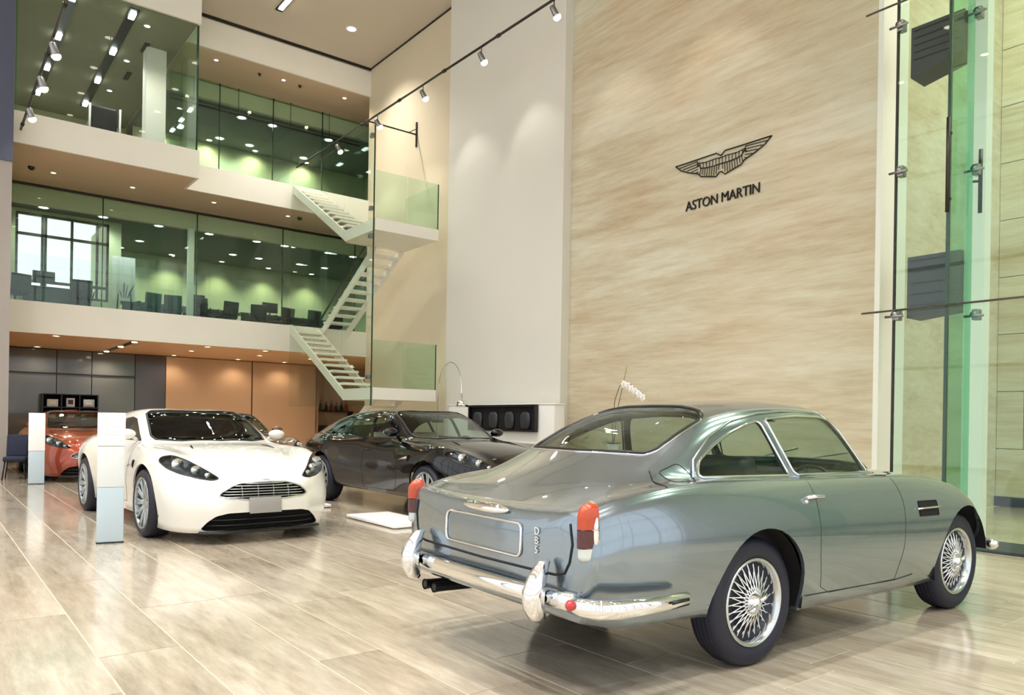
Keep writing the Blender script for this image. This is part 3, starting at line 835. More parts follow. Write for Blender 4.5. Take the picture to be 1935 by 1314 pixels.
# ------------------------------------------------------------------ the silver classic coupe
def silver_coupe(loc, rotz):
    root = thing('classic_coupe', 'silver classic fastback coupe with wire wheels and chrome bumpers', 'car', loc, rotz)
    K1 = [(-1.12,.72,.37),(-.95,.76,.338),(-.5,.78,.325),(0,.78,.27),(.31,.78,.25),(1.63,.775,.235),(2.3,.765,.26),(2.6,.70,.32),(2.75,.60,.36),(2.85,.46,.40)]
    K2 = [(-1.12,.80,.58),(-.95,.825,.575),(-.6,.845,.57),(0,.85,.565),(.7,.838,.56),(1.2,.832,.555),(1.8,.84,.55),(2.3,.845,.55),(2.6,.79,.53),(2.75,.69,.52),(2.85,.54,.51)]
    K3 = [(-1.12,.80,.72),(-.95,.825,.76),(-.6,.838,.79),(0,.838,.80),(.7,.822,.80),(1.2,.815,.79),(1.8,.822,.77),(2.3,.828,.75),(2.6,.765,.68),(2.75,.66,.63),(2.85,.51,.58)]
    K4 = [(-1.12,.735,.86),(-.95,.755,.905),(-.6,.762,.945),(0,.755,.957),(.7,.745,.948),(1.2,.74,.942),(1.8,.735,.918),(2.3,.71,.868),(2.55,.66,.805),(2.75,.55,.715),(2.85,.41,.635)]
    K5 = [(-1.12,.58,.862),(-.95,.61,.915),(-.8,.63,.945),(-.5,.655,.985),(-.25,.668,.99),(0,.67,.987),(.4,.665,.978),(.9,.655,.972),(1.3,.635,.968),(1.45,.60,.962),(1.7,.55,.955),(2.0,.52,.935),(2.3,.49,.895),(2.55,.44,.835),(2.75,.36,.75),(2.85,.27,.67)]
    K6 = [(-1.12,.40,.852),(-.95,.43,.915),(-.8,.46,.97),(-.5,.515,1.085),(-.25,.51,1.20),(0,.49,1.285),(.3,.505,1.322),(.7,.51,1.338),(1.0,.50,1.328),(1.12,.505,1.285),(1.3,.545,1.12),(1.42,.555,1.01),(1.52,.50,.985),(1.7,.40,.975),(2.0,.34,.955),(2.3,.32,.915),(2.55,.29,.86),(2.75,.24,.775),(2.85,.18,.69)]
    K7 = [(-1.12,0,.845),(-.95,0,.918),(-.8,0,.985),(-.5,0,1.125),(-.25,0,1.25),(0,0,1.352),(.3,0,1.402),(.7,0,1.42),(1.0,0,1.412),(1.15,0,1.378),(1.3,0,1.275),(1.5,0,1.11),(1.64,0,1.0),(1.8,0,.975),(2.0,0,.962),(2.3,0,.925),(2.55,0,.87),(2.75,0,.785),(2.85,0,.70)]
    tail = [(0.022,.992,.985),(0.040,.97,.95),(0.052,.93,.88),(0.060,.80,.70),(0.066,.5,.42),(0.068,.2,.16)]
    nose = [(0.04,.95,.93),(0.07,.86,.83),(0.09,.7,.66),(0.10,.4,.38),(0.104,.15,.14)]
    B = Body([K1,K2,K3,K4,K5,K6,K7], -1.12, 2.85, tail, nose, nx=120)
    quarter = round_poly([(-.325,.985),(-.26,1.068),(-.12,1.142),(.05,1.212),(.2,1.258),(.325,1.284),(.465,.975)], .035)
    door = round_poly([(.525,.975),(.385,1.292),(.70,1.314),(.98,1.312),(1.09,1.292),(1.16,1.25),(1.395,.97)], .03)
    def mirror_xy(h): return h + [(x, -y) for x, y in reversed(h) if abs(y) > 1e-6]
    rear = round_poly(mirror_xy([(.045,0),(.04,.22),(.02,.36),(-.015,.43),(-.07,.462),(-.25,.478),(-.43,.482),(-.495,.455),(-.525,.33),(-.545,0)]), .02, 3)
    screen = round_poly(mirror_xy([(1.125,0),(1.11,.25),(1.065,.44),(1.10,.482),(1.24,.52),(1.385,.552),(1.45,.525),(1.56,.3),(1.60,0)]), .02, 3)
    cq, cd, cr_, cs = MB(), MB(), MB(), MB()
    cq.prism(quarter, 'y', -1.2, 1.2); cd.prism(door, 'y', -1.2, 1.2)
    cr_.prism(rear, 'z', 0.98, 1.7); cs.prism(screen, 'z', 0.90, 1.7)
    allc = MB()
    for c in (cq, cd, cr_, cs): allc._add(c.v, c.f)
    arch_cutter(allc, 0.0, .345, .385); arch_cutter(allc, 2.30, .345, .385)
    obj('body', B.boolean(allc, 'DIFFERENCE'), M['silver'], root)
    for nm, c in (('rear_window', cr_), ('windscreen', cs)):
        obj(nm, B.boolean(c, 'INTERSECT'), M['carglass'], root)
    for nm, ol in (('quarter_window', quarter), ('door_window', door)):
        for a_, b_ in ((-1.2, 0.0), (0.0, 1.2)):
            obj(nm, B.boolean(MB().prism(ol, 'y', a_, b_), 'INTERSECT'), M['carglass'], root)
    # chrome window surrounds
    for sg in (-1, 1):
        for nm, ol in (('window_trim', quarter), ('window_trim', door)):
            pts = [B.side(x, z, sg) for x, z in ol]
            obj(nm, outline_tube([B.push(p, .003) for p in pts if p], .0085), M['chrome'], root)
        gut = [(1.45,.985),(1.30,1.15),(1.19,1.268),(1.10,1.318),(.95,1.338),(.6,1.34),(.35,1.322),(.1,1.275),(-.12,1.19),(-.3,1.07),(-.37,.985)]
        pts = [B.side(x, z, sg) for x, z in gut]
        obj('drip_rail', MB().tube([B.push(p, .004) for p in pts if p], .007, 6), M['chrome_soft'], root)
    for ol in (rear, screen):
        pts = [B.top(x, y) for x, y in ol]
        obj('glass_seal', outline_tube([B.push(p, .0) for p in pts if p], .010), M['black'], root)
        pts = [B.top(x*1.0 + (0.02 if x > (0 if ol is rear else 1.3) else -0.02), y*1.03) for x, y in ol]
        obj('window_trim', outline_tube([B.push(p, .002) for p in pts if p], .006), M['chrome'], root)
    # panel gaps
    def sideline(pts, sg, r=.0045):
        n = []
        for a, b in zip(pts[:-1], pts[1:]):
            for k in range(8): n.append((a[0]+(b[0]-a[0])*k/8, a[1]+(b[1]-a[1])*k/8))
        n.append(pts[-1])
        q = [B.side(x, z, sg) for x, z in n]
        return MB().tube([p for p in q if p], r, 5)
    for sg in (-1, 1):
        obj('door_gap', sideline([(1.43,.955),(1.45,.80),(1.44,.50),(1.40,.31),(.66,.315),(.56,.36),(.50,.55),(.49,.80),(.50,.955)], sg, .0018), M['gap'], root)
        obj('sill_line', sideline([(.42,.325),(1.40,.305),(1.62,.32)], sg, .0035), M['gap'], root)
        obj('boot_gap', MB().tube([p for p in [B.side(x, z, sg) for x, z in [(-.585,1.02),(-.6,1.0),(-.625,.975),(-.635,.955)]] if p], .004, 5), M['gap'], root)
        flap = round_poly([(-.55,1.015),(-.40,1.06),(-.36,1.0),(-.37,.975),(-.53,.972)], .03)
        obj('filler_flap', outline_tube([p for p in [B.side(x, z, sg) for x, z in flap] if p], .0025, 5), M['gap'], root)
        # side strake vent
        vent = thing('side_vent', None, None); vent.parent = root
        for z0 in (.695, .748):
            q = [B.side(x, z, sg) for x, z in round_poly([(1.63,z0),(1.87,z0-.004),(1.87,z0+.036),(1.63,z0+.04)], .008, 2)]
            c = sum(q, Vector())/len(q)
            m = MB(); o = [B.push(p, .002) for p in q]; m._add([c + Vector((0, sg*.002, 0))] + o, [(0, i+1, (i+1) % len(o) + 1) if sg < 0 else (0, (i+1) % len(o) + 1, i+1) for i in range(len(o))])
            m.tube(o, .004, 5, closed=True)
            obj('slot', m, M['void'], vent)
        a = [B.push(B.side(x, .742, sg), .008) for x in (1.60, 1.68, 1.76, 1.84, 1.89)]
        obj('strake', MB().tube(a, .007, 6), M['chrome'], vent)
        # door handle
        h0 = B.side(.40, .862, sg); h1 = B.side(.56, .858, sg)
        m = MB().tube([h0, B.push(h0, .02), B.push(h0.lerp(h1, .3), .032), B.push(h0.lerp(h1, .8), .03), B.push(h1, .014), h1], [.012, .012, .011, .010, .009, .008], 8)
        hm = obj('door_handle', m, M['chrome'], root)
        b0 = B.side(.385, .845, sg)
        obj('lock', MB().ball(B.push(b0, .004), .013), M['chrome'], hm)
        # wheel well linings, front indicator end of bumper
        for wx, a0, a1 in ((0.0, -.22, PI-.08), (2.30, .12, PI+.25)): obj('wheel_well', arch_liner(wx, .345, .395, sg, a0=a0, a1=a1), M['void'], root)
    # boot lid seam across the tail
    lid = [(-.672,.81),(-.690,.72),(-.675,.64),(-.645,.588),(-.58,.572),(0,.566),(.58,.572),(.645,.588),(.675,.64),(.690,.72),(.672,.81)]
    n = []
    for a, b in zip(lid[:-1], lid[1:]):
        for k in range(6): n.append((a[0]+(b[0]-a[0])*k/6, a[1]+(b[1]-a[1])*k/6))
    q = [B.front(y, z, -1) for y, z in n]
    seam = [p for p in q if p]
    obj('boot_gap', MB().tube(seam, .0065, 6), M['gap'], root)
    # number plate frame and lamp housing
    fr_ = [(-.335,.615),(.335,.615),(.335,.772),(-.335,.772)]
    q = [B.front(y, z, -1) for y, z in round_poly(fr_, .04)]
    obj('plate_frame', outline_tube([B.push(p, .006) for p in q], .0075), M['chrome'], root)
    c = B.front(0, .815, -1)
    m = MB().ball((c.x - .012, -.02, .822), .035, .205, .028, 20, 10, Matrix.Rotation(-.25, 3, 'Y'))
    obj('plate_lamp', m, M['chrome'], root)
    # stacked chrome model letters
    for ch, z in (('D', .755), ('B', .712), ('5', .669)):
        p = B.front(-.455, z, -1)
        cu = bpy.data.curves.new('badge', 'FONT'); cu.body = ch; cu.size = .048; cu.extrude = .003; cu.align_x = 'CENTER'
        to = bpy.data.objects.new('badge', cu); COL.objects.link(to)
        me = bpy.data.meshes.new_from_object(to.evaluated_get(bpy.context.evaluated_depsgraph_get()))
        bpy.data.objects.remove(to)
        o = obj('badge', me, M['chrome'], root)
        o.matrix_local = Matrix.Translation((p.x - .006, p.y, z - .018)) @ Matrix.Rotation(-PI/2, 4, 'Z') @ Matrix.Rotation(PI/2, 4, 'X')
    # tail lamps
    for sg in (-1, 1):
        x = -1.135; y = sg*.752; zc = .778
        def pod(z0, z1, w, dx, cap0, cap1):
            m = MB(); rows = []
            nn = 10
            for i in range(nn+1):
                t = i/nn; z = z0 + (z1-z0)*t
                s_ = 1.0
                if cap1: s_ = math.sqrt(max(0.0, 1-(max(0, t-.45)/.55)**2))
                if cap0: s_ = min(s_, math.sqrt(max(0.0, 1-(max(0, .45-t)/.45)**2)))
                rows.append([(x - dx*max(s_, .02)*math.sin(PI*k/12) + .02, y + w*max(s_, .02)*math.cos(PI*k/12)*-1, z) for k in range(13)])
            m.grid(rows)
            return m
        tl = obj('tail_lamp', MB().ball((x + .010, y, zc), .032, .046, .142, 18, 14), M['chrome'], root)
        obj('amber_lens', pod(.795, .915, .040, .085, False, True), M['amber'], tl)
        obj('red_lens', pod(.715, .792, .040, .085, False, False), M['red'], tl)
        obj('clear_lens', pod(.642, .712, .040, .08, True, False), M['clearlens'], tl)
    # rear bumper: blade, overriders, wrap-round ends
    def skin(y, z, d): 
        p = B.front(y, z, -1); return Vector((p.x - d, y, z))
    blade = []
    for k in range(25):
        y = -.72 + 1.44*k/24
        blade.append((-1.235 + .05*(abs(y)/.72)**3, y, .472))
    bp_ = obj('rear_bumper', MB().tube(blade, .044, 10, flat=.55), M['chrome'], root)
    for sg in (-1, 1):
        path = [(-1.20,.70),(-1.19,.77),(-1.155,.845),(-1.08,.885),(-.95,.90),(-.80,.902),(-.66,.895),(-.63,.885)]
        rad = [.034, .042, .045, .043, .040, .037, .032, .016]
        obj('bumper_end', MB().tube([(x, sg*y, .462 + .0*i) for i, (x, y) in enumerate(path)], rad, 12, flat=.62), M['chrome'], bp_)
        obj('end_slot', MB().tube([(-.80, sg*.934, .466), (-.68, sg*.922, .466)], .008, 6), M['black'], bp_)
        obj('reflector', MB().ball((-1.222, sg*.735, .47), .024, .024, .024, 14, 10), M['redlamp'], bp_)
        # overrider: swelling vertical horn
        m = MB(); pts = [(-1.235,.375),(-1.265,.40),(-1.285,.445),(-1.285,.50),(-1.268,.56),(-1.235,.615),(-1.205,.635)]
        m.tube([(px_, sg*.560, pz) for px_, pz in pts], [.022,.042,.052,.054,.046,.030,.012], 12, flat=.95)
        m.tube([(-1.20, sg*.560, .47), (-1.10, sg*.560, .47)], .02, 8)
        obj('overrider', m, M['chrome'], bp_)
    obj('bumper_bracket', MB().tube([(-1.20, -.3, .47), (-1.08, -.3, .47)], .016, 6).tube([(-1.20, .3, .47), (-1.08, .3, .47)], .016, 6), M['chrome'], bp_)
    # exhaust tips
    for dy in (.50, .60):
        obj('exhaust', MB().tube([(-.7, dy, .30), (-1.14, dy, .315), (-1.17, dy, .315)], [.026, .028, .03], 14, cap=False).tube([(-1.12, dy, .315), (-1.168, dy, .315)], .024, 12), M['black'], root)
    # front bumper end and lamp, seen past the front wheel
    fb = []
    for k in range(21):
        y = -.80 + 1.60*k/20
        p = B.front(y*.82, .46, 1)
        fb.append((min(2.98, 2.64 + .34*math.sqrt(max(0, 1-(y/.82)**2))) + .03, y*1.02, .43))
    obj('front_bumper', MB().tube(fb, .036, 8, flat=.6).ball(fb[0], .045, .045, .045), M['chrome'], root)
    for sg in (-1, 1):
        p = B.front(sg*.55, .66, 1)
        obj('headlamp', MB().ball((p.x - .02, sg*.55, .66), .06, .10, .10), M['clearlens'], root)
    # underside tank and sump shapes
    obj('underbody', MB().bbox(-.80, 2.5, -.50, .50, .25, .40, .05), M['void'], root)
    # cabin
    obj('cabin_floor', MB().box(-.35, 1.62, -.62, .62, .30, .34), M['leather_dark'], root)
    for sg in (-1, 1):
        obj('door_card', MB().box(-.30, 1.45, min(sg*.66, sg*.70), max(sg*.66, sg*.70), .40, .955), M['leather_dark'], root)
    for y in (-.33, .33):
        seat('leather_dark', root, .66, y, .34, .64)
        seat('leather_dark', root, -.02, y, .42, .50)
    obj('parcel_shelf', MB().box(-.60, -.10, -.52, .52, .955, .975), M['leather_dark'], root)
    obj('dashboard', MB().bbox(1.30, 1.56, -.58, .58, .62, .96, .05), M['leather_dark'], root)
    steering_wheel(root, 1.15, -.33, .83)
    obj('rear_mirror', MB().bbox(1.13, 1.16, -.09, .09, 1.285, 1.335, .012).tube([(1.15, 0, 1.33), (1.17, 0, 1.39)], .008), M['chrome'], root)
    wh, ty = wire_wheel_meshes()
    put_wheels(root, wh, ty, [(0.015, -.685), (2.30, -.685), (0.015, .685), (2.30, .685)], .335)
    # wipers
    obj('wiper', MB().tube([(1.60, -.1, 1.035), (1.50, -.42, 1.085)], .006).tube([(1.60, .3, 1.035), (1.53, -.02, 1.10)], .006), M['chrome'], root)
    return root

# ------------------------------------------------------------------ modern grand tourers
def modern_gt(name, label, loc, rotz, paint, long=False, seatmat='leather_dark', glass='carglass_dark', plate=True):
    root = thing(name, label, 'car', loc, rotz)
    if long:
        def fx(x): return float(np.interp(x, [-.95, 0, 1.0, 1.5, 2.3, 2.8, 3.72], [-1.08, 0, 1.22, 1.72, 2.53, 3.05, 4.0]))
        def fz(z): return z*1.045
    else:
        def fx(x): return x
        def fz(z): return z
    S = [-.95,-.8,-.5,0,.5,1.0,1.5,1.9,2.3,2.8,3.2,3.5,3.65,3.72]
    def tab(y, z): return [(fx(a), b, fz(c)) for a, b, c in zip(S, y, z)]
    lift = .055 if long else 0.0
    K1 = tab([.75,.80,.86,.90,.88,.87,.87,.87,.87,.90,.85,.73,.60,.46], [a + lift*(1 if i < 9 else .3) for i, a in enumerate([.30,.27,.22,.2,.2,.2,.2,.2,.2,.17,.125,.112,.115,.13])])
    K2 = tab([.80,.86,.93,.965,.93,.91,.90,.91,.93,.955,.91,.79,.65,.51], [.62,.62,.62,.62,.6,.58,.57,.57,.57,.57,.50,.42,.38,.36])
    K3 = tab([.76,.82,.90,.94,.90,.87,.865,.87,.90,.93,.875,.74,.59,.45], [.80,.82,.84,.85,.82,.80,.79,.79,.79,.79,.71,.60,.52,.47])
    K4 = tab([.66,.70,.78,.83,.82,.80,.79,.80,.81,.82,.78,.66,.52,.39], [.92,.95,.97,.975,.94,.925,.92,.92,.92,.915,.855,.735,.63,.56])
    K5 = [(fx(a), b, fz(c)) for a, b, c in [(-.95,.55,.95),(-.8,.60,.99),(-.5,.70,1.0),(0,.76,.99),(.5,.775,.975),(1.0,.775,.965),(1.5,.77,.96),(1.9,.765,.955),(2.15,.74,.95),(2.4,.66,.935),(2.8,.60,.90),(3.2,.53,.845),(3.5,.44,.745),(3.65,.34,.65),(3.72,.25,.585)]]
    K6 = [(fx(a), b, fz(c)) for a, b, c in [(-.95,.35,.97),(-.8,.45,1.02),(-.5,.53,1.12),(0,.56,1.23),(.5,.58,1.285),(1.0,.59,1.30),(1.35,.60,1.285),(1.6,.625,1.21),(1.9,.685,1.055),(2.1,.69,.975),(2.3,.58,.955),(2.8,.42,.925),(3.2,.36,.87),(3.5,.29,.775),(3.65,.22,.68),(3.72,.16,.61)]]
    K7 = [(fx(a), 0, fz(c)) for a, c in [(-.95,.98),(-.8,1.03),(-.5,1.15),(0,1.27),(.5,1.335),(1.0,1.35),(1.5,1.325),(1.7,1.27),(2.0,1.14),(2.3,1.01),(2.5,.965),(2.8,.945),(3.2,.885),(3.5,.79),(3.65,.695),(3.72,.625)]]
    tail = [(0.03,.97,.95),(0.06,.9,.86),(0.08,.7,.66),(0.09,.35,.32),(0.093,.1,.1)]
    nose = [(0.025,.95,.95),(0.045,.86,.87),(0.06,.68,.70),(0.068,.4,.42),(0.072,.15,.16)]
    B = Body([K1,K2,K3,K4,K5,K6,K7], fx(-.95), fx(3.72), tail, nose, nx=84, counts=(5,5,6,6,8,9), t=0.018)
    mx = lambda h: h + [(x, -y) for x, y in reversed(h) if abs(y) > 1e-6]
    P2 = lambda L: [(fx(a), fz(b)) for a, b in L]
    if not long:
        sides = [round_poly(P2([(.12,.99),(.26,1.08),(.52,1.175),(.85,1.225),(.88,.975)]), .03), round_poly(P2([(.93,.972),(.90,1.228),(1.2,1.248),(1.42,1.225),(1.66,1.12),(1.98,.972)]), .03)]
    else:
        sides = [round_poly(P2([(-.08,1.0),(.06,1.075),(.26,1.15),(.42,1.185),(.46,.985)]), .03), round_poly(P2([(.50,.985),(.46,1.19),(.75,1.232),(.98,1.24),(1.06,.972)]), .03), round_poly(P2([(1.12,.972),(1.03,1.243),(1.25,1.25),(1.45,1.222),(1.68,1.12),(2.0,.972)]), .03)]
    Q2 = lambda L: [(fx(a), b) for a, b in L]
    screen = round_poly(mx(Q2([(1.50,0),(1.46,.30),(1.40,.51),(1.46,.565),(1.7,.605),(1.98,.645),(2.12,.62),(2.30,.40),(2.40,0)])), .02, 3)
    rear = round_poly(mx(Q2([(.12,0),(.08,.35),(.02,.47),(-.1,.485),(-.45,.42),(-.55,.30),(-.6,0)])), .02, 3)
    csd, cs, cr_ = MB(), MB(), MB()
    for s_ in sides: csd.prism(s_, 'y', -1.3, 1.3)
    cs.prism(screen, 'z', fz(.955), 1.9); cr_.prism(rear, 'z', fz(1.02), 1.9)
    xa, xb = fx(3.0), fx(4.2)
    lampol = [(.865,.80),(.835,.845),(.76,.865),(.66,.82),(.545,.735),(.43,.645),(.50,.628),(.62,.65),(.75,.69),(.83,.735)]
    lampol = [(y, fz(z)) for y, z in round_poly(lampol, .03, 3)]
    my = lambda h: h + [(-y, z) for y, z in reversed(h) if abs(y) > 1e-6]
    gr = [(y, fz(z)) for y, z in round_poly(my([(0,.435),(.20,.438),(.38,.455),(.455,.475),(.44,.505),(.36,.56),(.25,.595),(.12,.605),(0,.607)]), .02, 3)]
    lo = [(y, fz(z)) for y, z in round_poly(my([(0,.132),(.40,.132),(.57,.136),(.61,.155),(.56,.22),(.48,.285),(.38,.308),(0,.312)]), .02, 3)]
    clL, clR, cg, ci = MB(), MB(), MB(), MB()
    clL.prism(lampol, 'x', xa, xb); clR.prism([(-y, z) for y, z in lampol], 'x', xa, xb)
    cg.prism(gr, 'x', xa, xb); ci.prism(lo, 'x', xa, xb)
    allc = MB()
    for c in (csd, cs, cr_, clL, clR, cg, ci): allc._add(c.v, c.f)
    wf = fx(2.8)
    arch_cutter(allc, 0.0, .365, .395, .55); arch_cutter(allc, wf, .365, .395, .55)
    obj('body', B.boolean(allc, 'DIFFERENCE'), M[paint], root)
    for s_ in sides:
        for a_, b_ in ((-1.3, 0.0), (0.0, 1.3)):
            obj('side_window', B.boolean(MB().prism(s_, 'y', a_, b_), 'INTERSECT'), M[glass], root)
    obj('windscreen', B.boolean(cs, 'INTERSECT'), M[glass], root)
    obj('rear_window', B.boolean(cr_, 'INTERSECT'), M[glass], root)
    obj('glass_seal', outline_tube([p for p in [B.top(x, y) for x, y in screen] if p], .012), M['black'], root)
    for sg, c in ((1, clL), (-1, clR)):
        hl = obj('headlamp', B.boolean(c, 'INTERSECT'), M['lampglass'], root)
        ol = [(sg*y, z) for y, z in lampol]
        q = [B.front(y, z) for y, z in ol]; q = [p for p in q if p]
        obj('lamp_seal', outline_tube(q, .006, 5), M['black'], hl)
        c0 = sum(q, Vector())/len(q)
        m = MB(); bk = [p + Vector((-.10, -sg*.03, 0)) for p in q]
        m._add([c0 + Vector((-.14, -sg*.04, 0))] + bk + q, [(0, i+1, (i+1) % len(q) + 1) for i in range(len(q))] + [(i+1, len(q)+1+i, len(q)+1+(i+1) % len(q), (i+1) % len(q)+1) for i in range(len(q))])
        obj('lamp_bucket', m, M['lamp_inner'], hl)
        m = MB()
        for y, z, r in ((.755,.78,.058),(.63,.725,.045),(.54,.675,.028)):
            p = B.front(sg*y, fz(z))
            m.lathe([(r, .02), (r*.9, -.02), (r*.45, -.06), (0, -.065)], 16, Matrix.Translation(p + Vector((-.035, -sg*.012, 0))) @ Matrix.Rotation(PI/2, 4, 'Y'))
            m.ball(p + Vector((-.05, -sg*.012, 0)), r*.5)
        obj('projector', m, M['chrome'], hl)
    # grille: dark throat, chrome rim, horizontal vanes
    q = [p for p in [B.front(y, z) for y, z in gr] if p]
    c0 = sum(q, Vector())/len(q)
    m = MB(); bk = [p + Vector((-.07, 0, 0)) for p in q]
    m._add([c0 + Vector((-.08, 0, 0))] + bk + q, [(0, i+1, (i+1) % len(q) + 1) for i in range(len(q))] + [(i+1, len(q)+1+i, len(q)+1+(i+1) % len(q), (i+1) % len(q)+1) for i in range(len(q))])
    g = obj('grille', m, M['void'], root)
    obj('grille_rim', outline_tube(q, .008, 6), M['chrome_soft'], g)
    for z, hw in ((.462,.405),(.489,.435),(.516,.412),(.543,.37),(.570,.315),(.592,.24)):
        pts = []
        for k in range(17):
            y = -hw + 2*hw*k/16; p = B.front(y, fz(z))
            if p: pts.append(p + Vector((-.016, 0, 0)))
        obj('vane', MB().tube(pts, .0062, 6, flat=1.6), M['chrome_soft'], g)
    for y in (-.24, -.08, .08, .24):
        pts = [B.front(y, fz(z)) + Vector((-.024, 0, 0)) for z in (.445, .50, .55, .592)]
        obj('upright', MB().tube(pts, .005, 5), M['alloy'], g)
    # lower intake and splitter
    q = [p for p in [B.front(y, z) for y, z in lo] if p]
    c0 = sum(q, Vector())/len(q)
    m = MB(); bk = [p + Vector((-.06, 0, 0)) for p in q]
    m._add([c0 + Vector((-.07, 0, 0))] + bk + q, [(0, i+1, (i+1) % len(q) + 1) for i in range(len(q))] + [(i+1, len(q)+1+i, len(q)+1+(i+1) % len(q), (i+1) % len(q)+1) for i in range(len(q))])
    it = obj('lower_intake', m, M['void'], root)
    for z in (.185, .24):
        pts = [B.front(y, fz(z)) for y in np.linspace(-.55, .55, 17)]
        obj('bar', MB().tube([p + Vector((-.025, 0, 0)) for p in pts if p], .007, 6), M['black'], it)
    pts = [B.front(y, fz(.142)) for y in np.linspace(-.62, .62, 21)]
    obj('splitter', MB().tube([p + Vector((.004, 0, -.028)) for p in pts if p], .016, 6, flat=2.0), M['black'], root)
    if plate:
        p = B.front(-.02, fz(.385))
        T = Matrix.Translation((p.x + .016, -.02, fz(.372))) @ Matrix.Rotation(-.12, 4, 'Y')
        obj('number_plate', MB().bbox(-.006, .006, -.165, .165, -.075, .085, .004, T), M['plate_grey'], root)
    # bonnet vents, strake, mirrors, panel gaps
    for sg in (-1, 1):
        a = [B.top(fx(x), sg*y) for x, y in ((2.62,.40),(2.74,.43),(2.86,.45))]
        obj('bonnet_vent', MB().tube([B.push(p, .001) for p in a], [.006,.012,.005], 6), M['void'], root)
        a = [B.side(fx(x), fz(z), sg) for x, z in ((2.05,.70),(2.2,.725),(2.36,.745))]
        obj('side_strake', MB().tube([B.push(p, .004) for p in a if p], [.006,.012,.016], 6), M['chrome_soft'], root)
        vp = B.side(fx(2.39), fz(.735), sg)
        if vp: obj('side_vent', MB().ball(vp, .016, .02, .05), M['void'], root)
        dl = [(1.98,.965),(2.06,.75),(2.05,.45),(1.98,.30),(.85,.30),(.74,.50),(.78,.80),(.84,.965)] if not long else [(2.0,.965),(2.08,.75),(2.06,.45),(1.98,.30),(1.10,.30),(1.07,.6),(1.08,.965)]
        n = []
        for a_, b_ in zip(dl[:-1], dl[1:]):
            for k in range(6): n.append((a_[0]+(b_[0]-a_[0])*k/6, a_[1]+(b_[1]-a_[1])*k/6))
        q = [B.side(fx(x), fz(z), sg) for x, z in n]
        obj('door_gap', MB().tube([p for p in q if p], .003, 5), M['gap'], root)
        h0 = B.side(fx(1.05), fz(.80), sg); h1 = B.side(fx(1.25), fz(.80), sg)
        obj('door_handle', MB().tube([B.push(h0, .003), B.push(h0.lerp(h1, .5), .012), B.push(h1, .003)], .009, 6), M[paint], root)
        b0 = B.side(fx(1.86), fz(.975), sg)
        mr = obj('door_mirror', MB().ball(b0 + Vector((.02, sg*.13, .075)), .075, .105, .06, 18, 12).tube([b0, b0 + Vector((.01, sg*.07, .05))], [.022, .018], 8), M[paint], root)
        obj('mirror_glass', MB().ball(b0 + Vector((-.045, sg*.13, .075)), .012, .085, .045, 14, 8), M['chrome'], mr)
        for wx in (0.0, wf): obj('wheel_well', arch_liner(wx, .365, .41, sg, .55, .88, a0=-.3, a1=PI+.3), M['void'], root)
        tp = B.front(sg*.58, fz(.86), -1)
        if tp: obj('tail_lamp', MB().ball(tp, .03, .12, .05), M['red'], root)
    a = [B.front(sgy, fz(.625), 1) for sgy in (-.05, 0, .05)]
    if all(a): obj('badge', MB().tube([p + Vector((.003, 0, 0)) for p in a], [.004, .009, .004], 6), M['chrome'], root)
    obj('cabin_floor', MB().box(fx(-.3), fx(2.3), -.72, .72, .26, .30), M[seatmat], root)
    for y in (-.36, .36):
        seat(seatmat, root, fx(1.12), y, .30, .68)
        seat(seatmat, root, fx(.25), y, .36, .52)
    obj('dashboard', MB().bbox(fx(1.92), fx(2.25), -.66, .66, .60, fz(.925), .06), M[seatmat], root)
    steering_wheel(root, fx(1.75), .36, fz(.84))
    obj('rear_mirror', MB().bbox(fx(1.62), fx(1.65), -.1, .1, fz(1.18), fz(1.235), .012).tube([(fx(1.63), 0, fz(1.22)), (fx(1.66), 0, fz(1.285))], .008), M['black'], root)
    wh, ty = ALLOY
    put_wheels(root, wh, ty, [(0, -.83), (wf, -.815), (0, .83), (wf, .815)], .352)
    return root
ALLOY = alloy_wheel_meshes()

def repaint(root, swaps):
    def go(o):
        if o.type == 'MESH':
            for s_ in o.material_slots:
                nm = s_.material
                if nm in swaps:
                    s_.link = 'OBJECT'; s_.material = swaps[nm]
        for c in o.children: go(c)
    go(root)

silver = silver_coupe((3.45, 3.12, 0), math.radians(-1.5))
white = modern_gt('grand_tourer', 'pearl white coupe with blank grey plate beside the white sign pillar', (2.66, 11.42, 0), math.radians(-88.0), 'whitecar', seatmat='leather_red')
black = modern_gt('four_door_saloon', 'glossy black four door saloon between the white and silver cars', (5.86, 11.15, 0), math.radians(-90.0), 'blackcar', long=True, seatmat='leather_tan', glass='carglass')
orange = copy_tree(white)
orange.name = 'grand_tourer'; orange['label'] = 'burnt orange coupe parked far back under the gallery at left'
orange.location = (2.66, 19.9, 0); orange.rotation_euler = (0, 0, math.radians(-90))
repaint(orange, {M['whitecar']: M['orangecar'], M['carglass_dark']: M['carglass']})
bronze = copy_tree(white)
bronze['label'] = 'bronze coupe mostly hidden behind the white car roof'
bronze.location = (4.62, 16.45, 0); bronze.rotation_euler = (0, 0, math.radians(-90))
repaint(bronze, {M['whitecar']: M['bronzecar'], M['carglass_dark']: M['carglass']})

